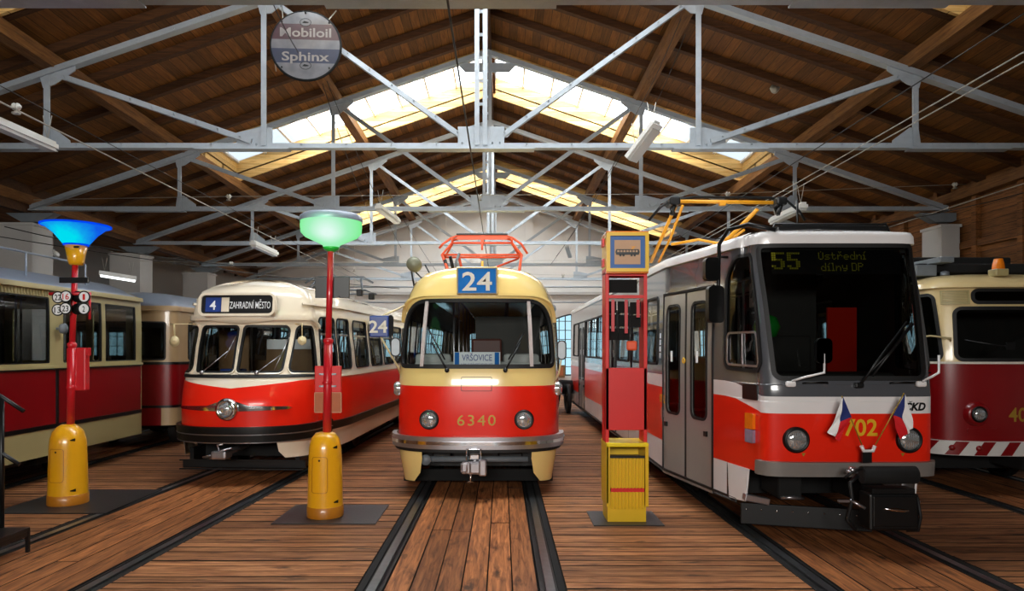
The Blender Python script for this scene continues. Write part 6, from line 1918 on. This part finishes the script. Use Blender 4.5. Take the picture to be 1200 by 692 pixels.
# ================================================================== BOGIE DISPLAY AND THINGS AT THE END WALL
def far_bogie():
    t = thing('display_bogie', 'dark tram bogie standing on the floor behind the middle tram, under the arched window', 'bogie', (2.0, 20.6, 0))
    for x in (-.0,):
        bm = B(); lathe(bm, [(0, -.07), (.08, -.07), (.1, -.03), (.38, -.03), (.40, -.06), (.44, -.05), (.44, .06), (.38, .07), (.1, .03), (0, .07)], 28, (x, 0, .44), 'X'); obj('wheel', bm, 'rail_side', t)
        bm = B(); lathe(bm, [(0, -.07), (.08, -.07), (.1, -.03), (.38, -.03), (.40, -.06), (.44, -.05), (.44, .06), (.38, .07), (.1, .03), (0, .07)], 28, (x + .1, 1.5, .44), 'X'); obj('wheel', bm, 'rail_side', t)
    bm = B(); beam(bm, (-.25, -.7, .85), (-.25, 2.2, .55), .1, .2); beam(bm, (-.35, -.2, .2), (-.15, .6, .95), .08, .1); box(bm, (-.1, .6, .72), (.5, .8, .3), bev=.04); lathe(bm, [(0, -.3), (.18, -.3), (.2, 0), (.18, .3), (0, .3)], 16, (-.15, .2, .8), 'X'); obj('bogie_frame', bm, 'blackmat', t)
    bm = B(); lathe(bm, [(.08, -.3), (.11, -.2), (.08, -.1), (.11, 0), (.08, .1), (.11, .2), (.08, .3)], 12, (-.38, -.1, .55)); obj('spring', bm, 'steel_dark', t)
far_bogie()
bm = B(); box(bm, (0, 0, 0), (.42, .05, .55), bev=.01); o = obj('framed_notice', bm, 'seat_wood', None, (2.55, YB - .06, .55 + .4)); tag(o, 'small brown framed notice low on the end wall', 'picture')
bm = B(); box(bm, (0, -.03, 0), (.26, .02, .36)); obj('notice_sheet', bm, 'brownboard', o)
# grey conduit pipes along the gable
for k, (z, r) in enumerate(((4.62, .035), (3.95, .03))):
    bm = B(); tube(bm, [(-10, YB - .28, z), (9.8, YB - .28, z)], r, 8)
    for x in range(-9, 10, 2): box(bm, (x, YB - .14, z), (.04, .3, .05))
    tag(obj('wall_pipe', bm, 'steel'), ['upper', 'lower'][k] + ' grey pipe running along the white gable wall', 'pipe')

# give every separate fitting of these kinds an object of its own
def split_loose(names):
    for o in [x for x in bpy.data.objects if x.type == 'MESH' and x.parent and x.name.split('.')[0] in names]:
        me = o.data
        if me.users > 1: continue
        bm = bmesh.new(); bm.from_mesh(me); bm.verts.ensure_lookup_table()
        seen = set(); isl = []
        for v in bm.verts:
            if v.index in seen: continue
            st = [v]; seen.add(v.index); g = []
            while st:
                a = st.pop(); g.append(a)
                for e in a.link_edges:
                    b = e.other_vert(a)
                    if b.index not in seen: seen.add(b.index); st.append(b)
            isl.append(g)
        if len(isl) < 2: bm.free(); continue
        base = o.name.split('.')[0]
        for k, g in enumerate(isl):
            nb = bmesh.new(); mp = {v: nb.verts.new(v.co) for v in g}
            for f in {f for v in g for f in v.link_faces}:
                nf = nb.faces.new([mp[v] for v in f.verts]); nf.smooth = f.smooth; nf.material_index = f.material_index
            if k == 0: nm = me; nb.to_mesh(me)
            else:
                nm = bpy.data.meshes.new(base); nb.to_mesh(nm)
                for m in me.materials: nm.materials.append(m)
                c = bpy.data.objects.new(base, nm); COL.objects.link(c); c.parent = o.parent; c.location = o.location; c.rotation_euler = o.rotation_euler
                if 'kind' in o: c['kind'] = o['kind']
            nb.free()
        bm.free()
split_loose({'hose', 'coupling_lever', 'insulator', 'lower_frame', 'board_bolt', 'mirror_arm', 'grab_handle', 'black_plate', 'hanging_wire', 'sign_bolt', 'roof_rail', 'folded_arm', 'upper_frame', 'spring', 'collector_bow', 'slot', 'case_hinge', 'contact_strip', 'case_edge', 'reflector'})
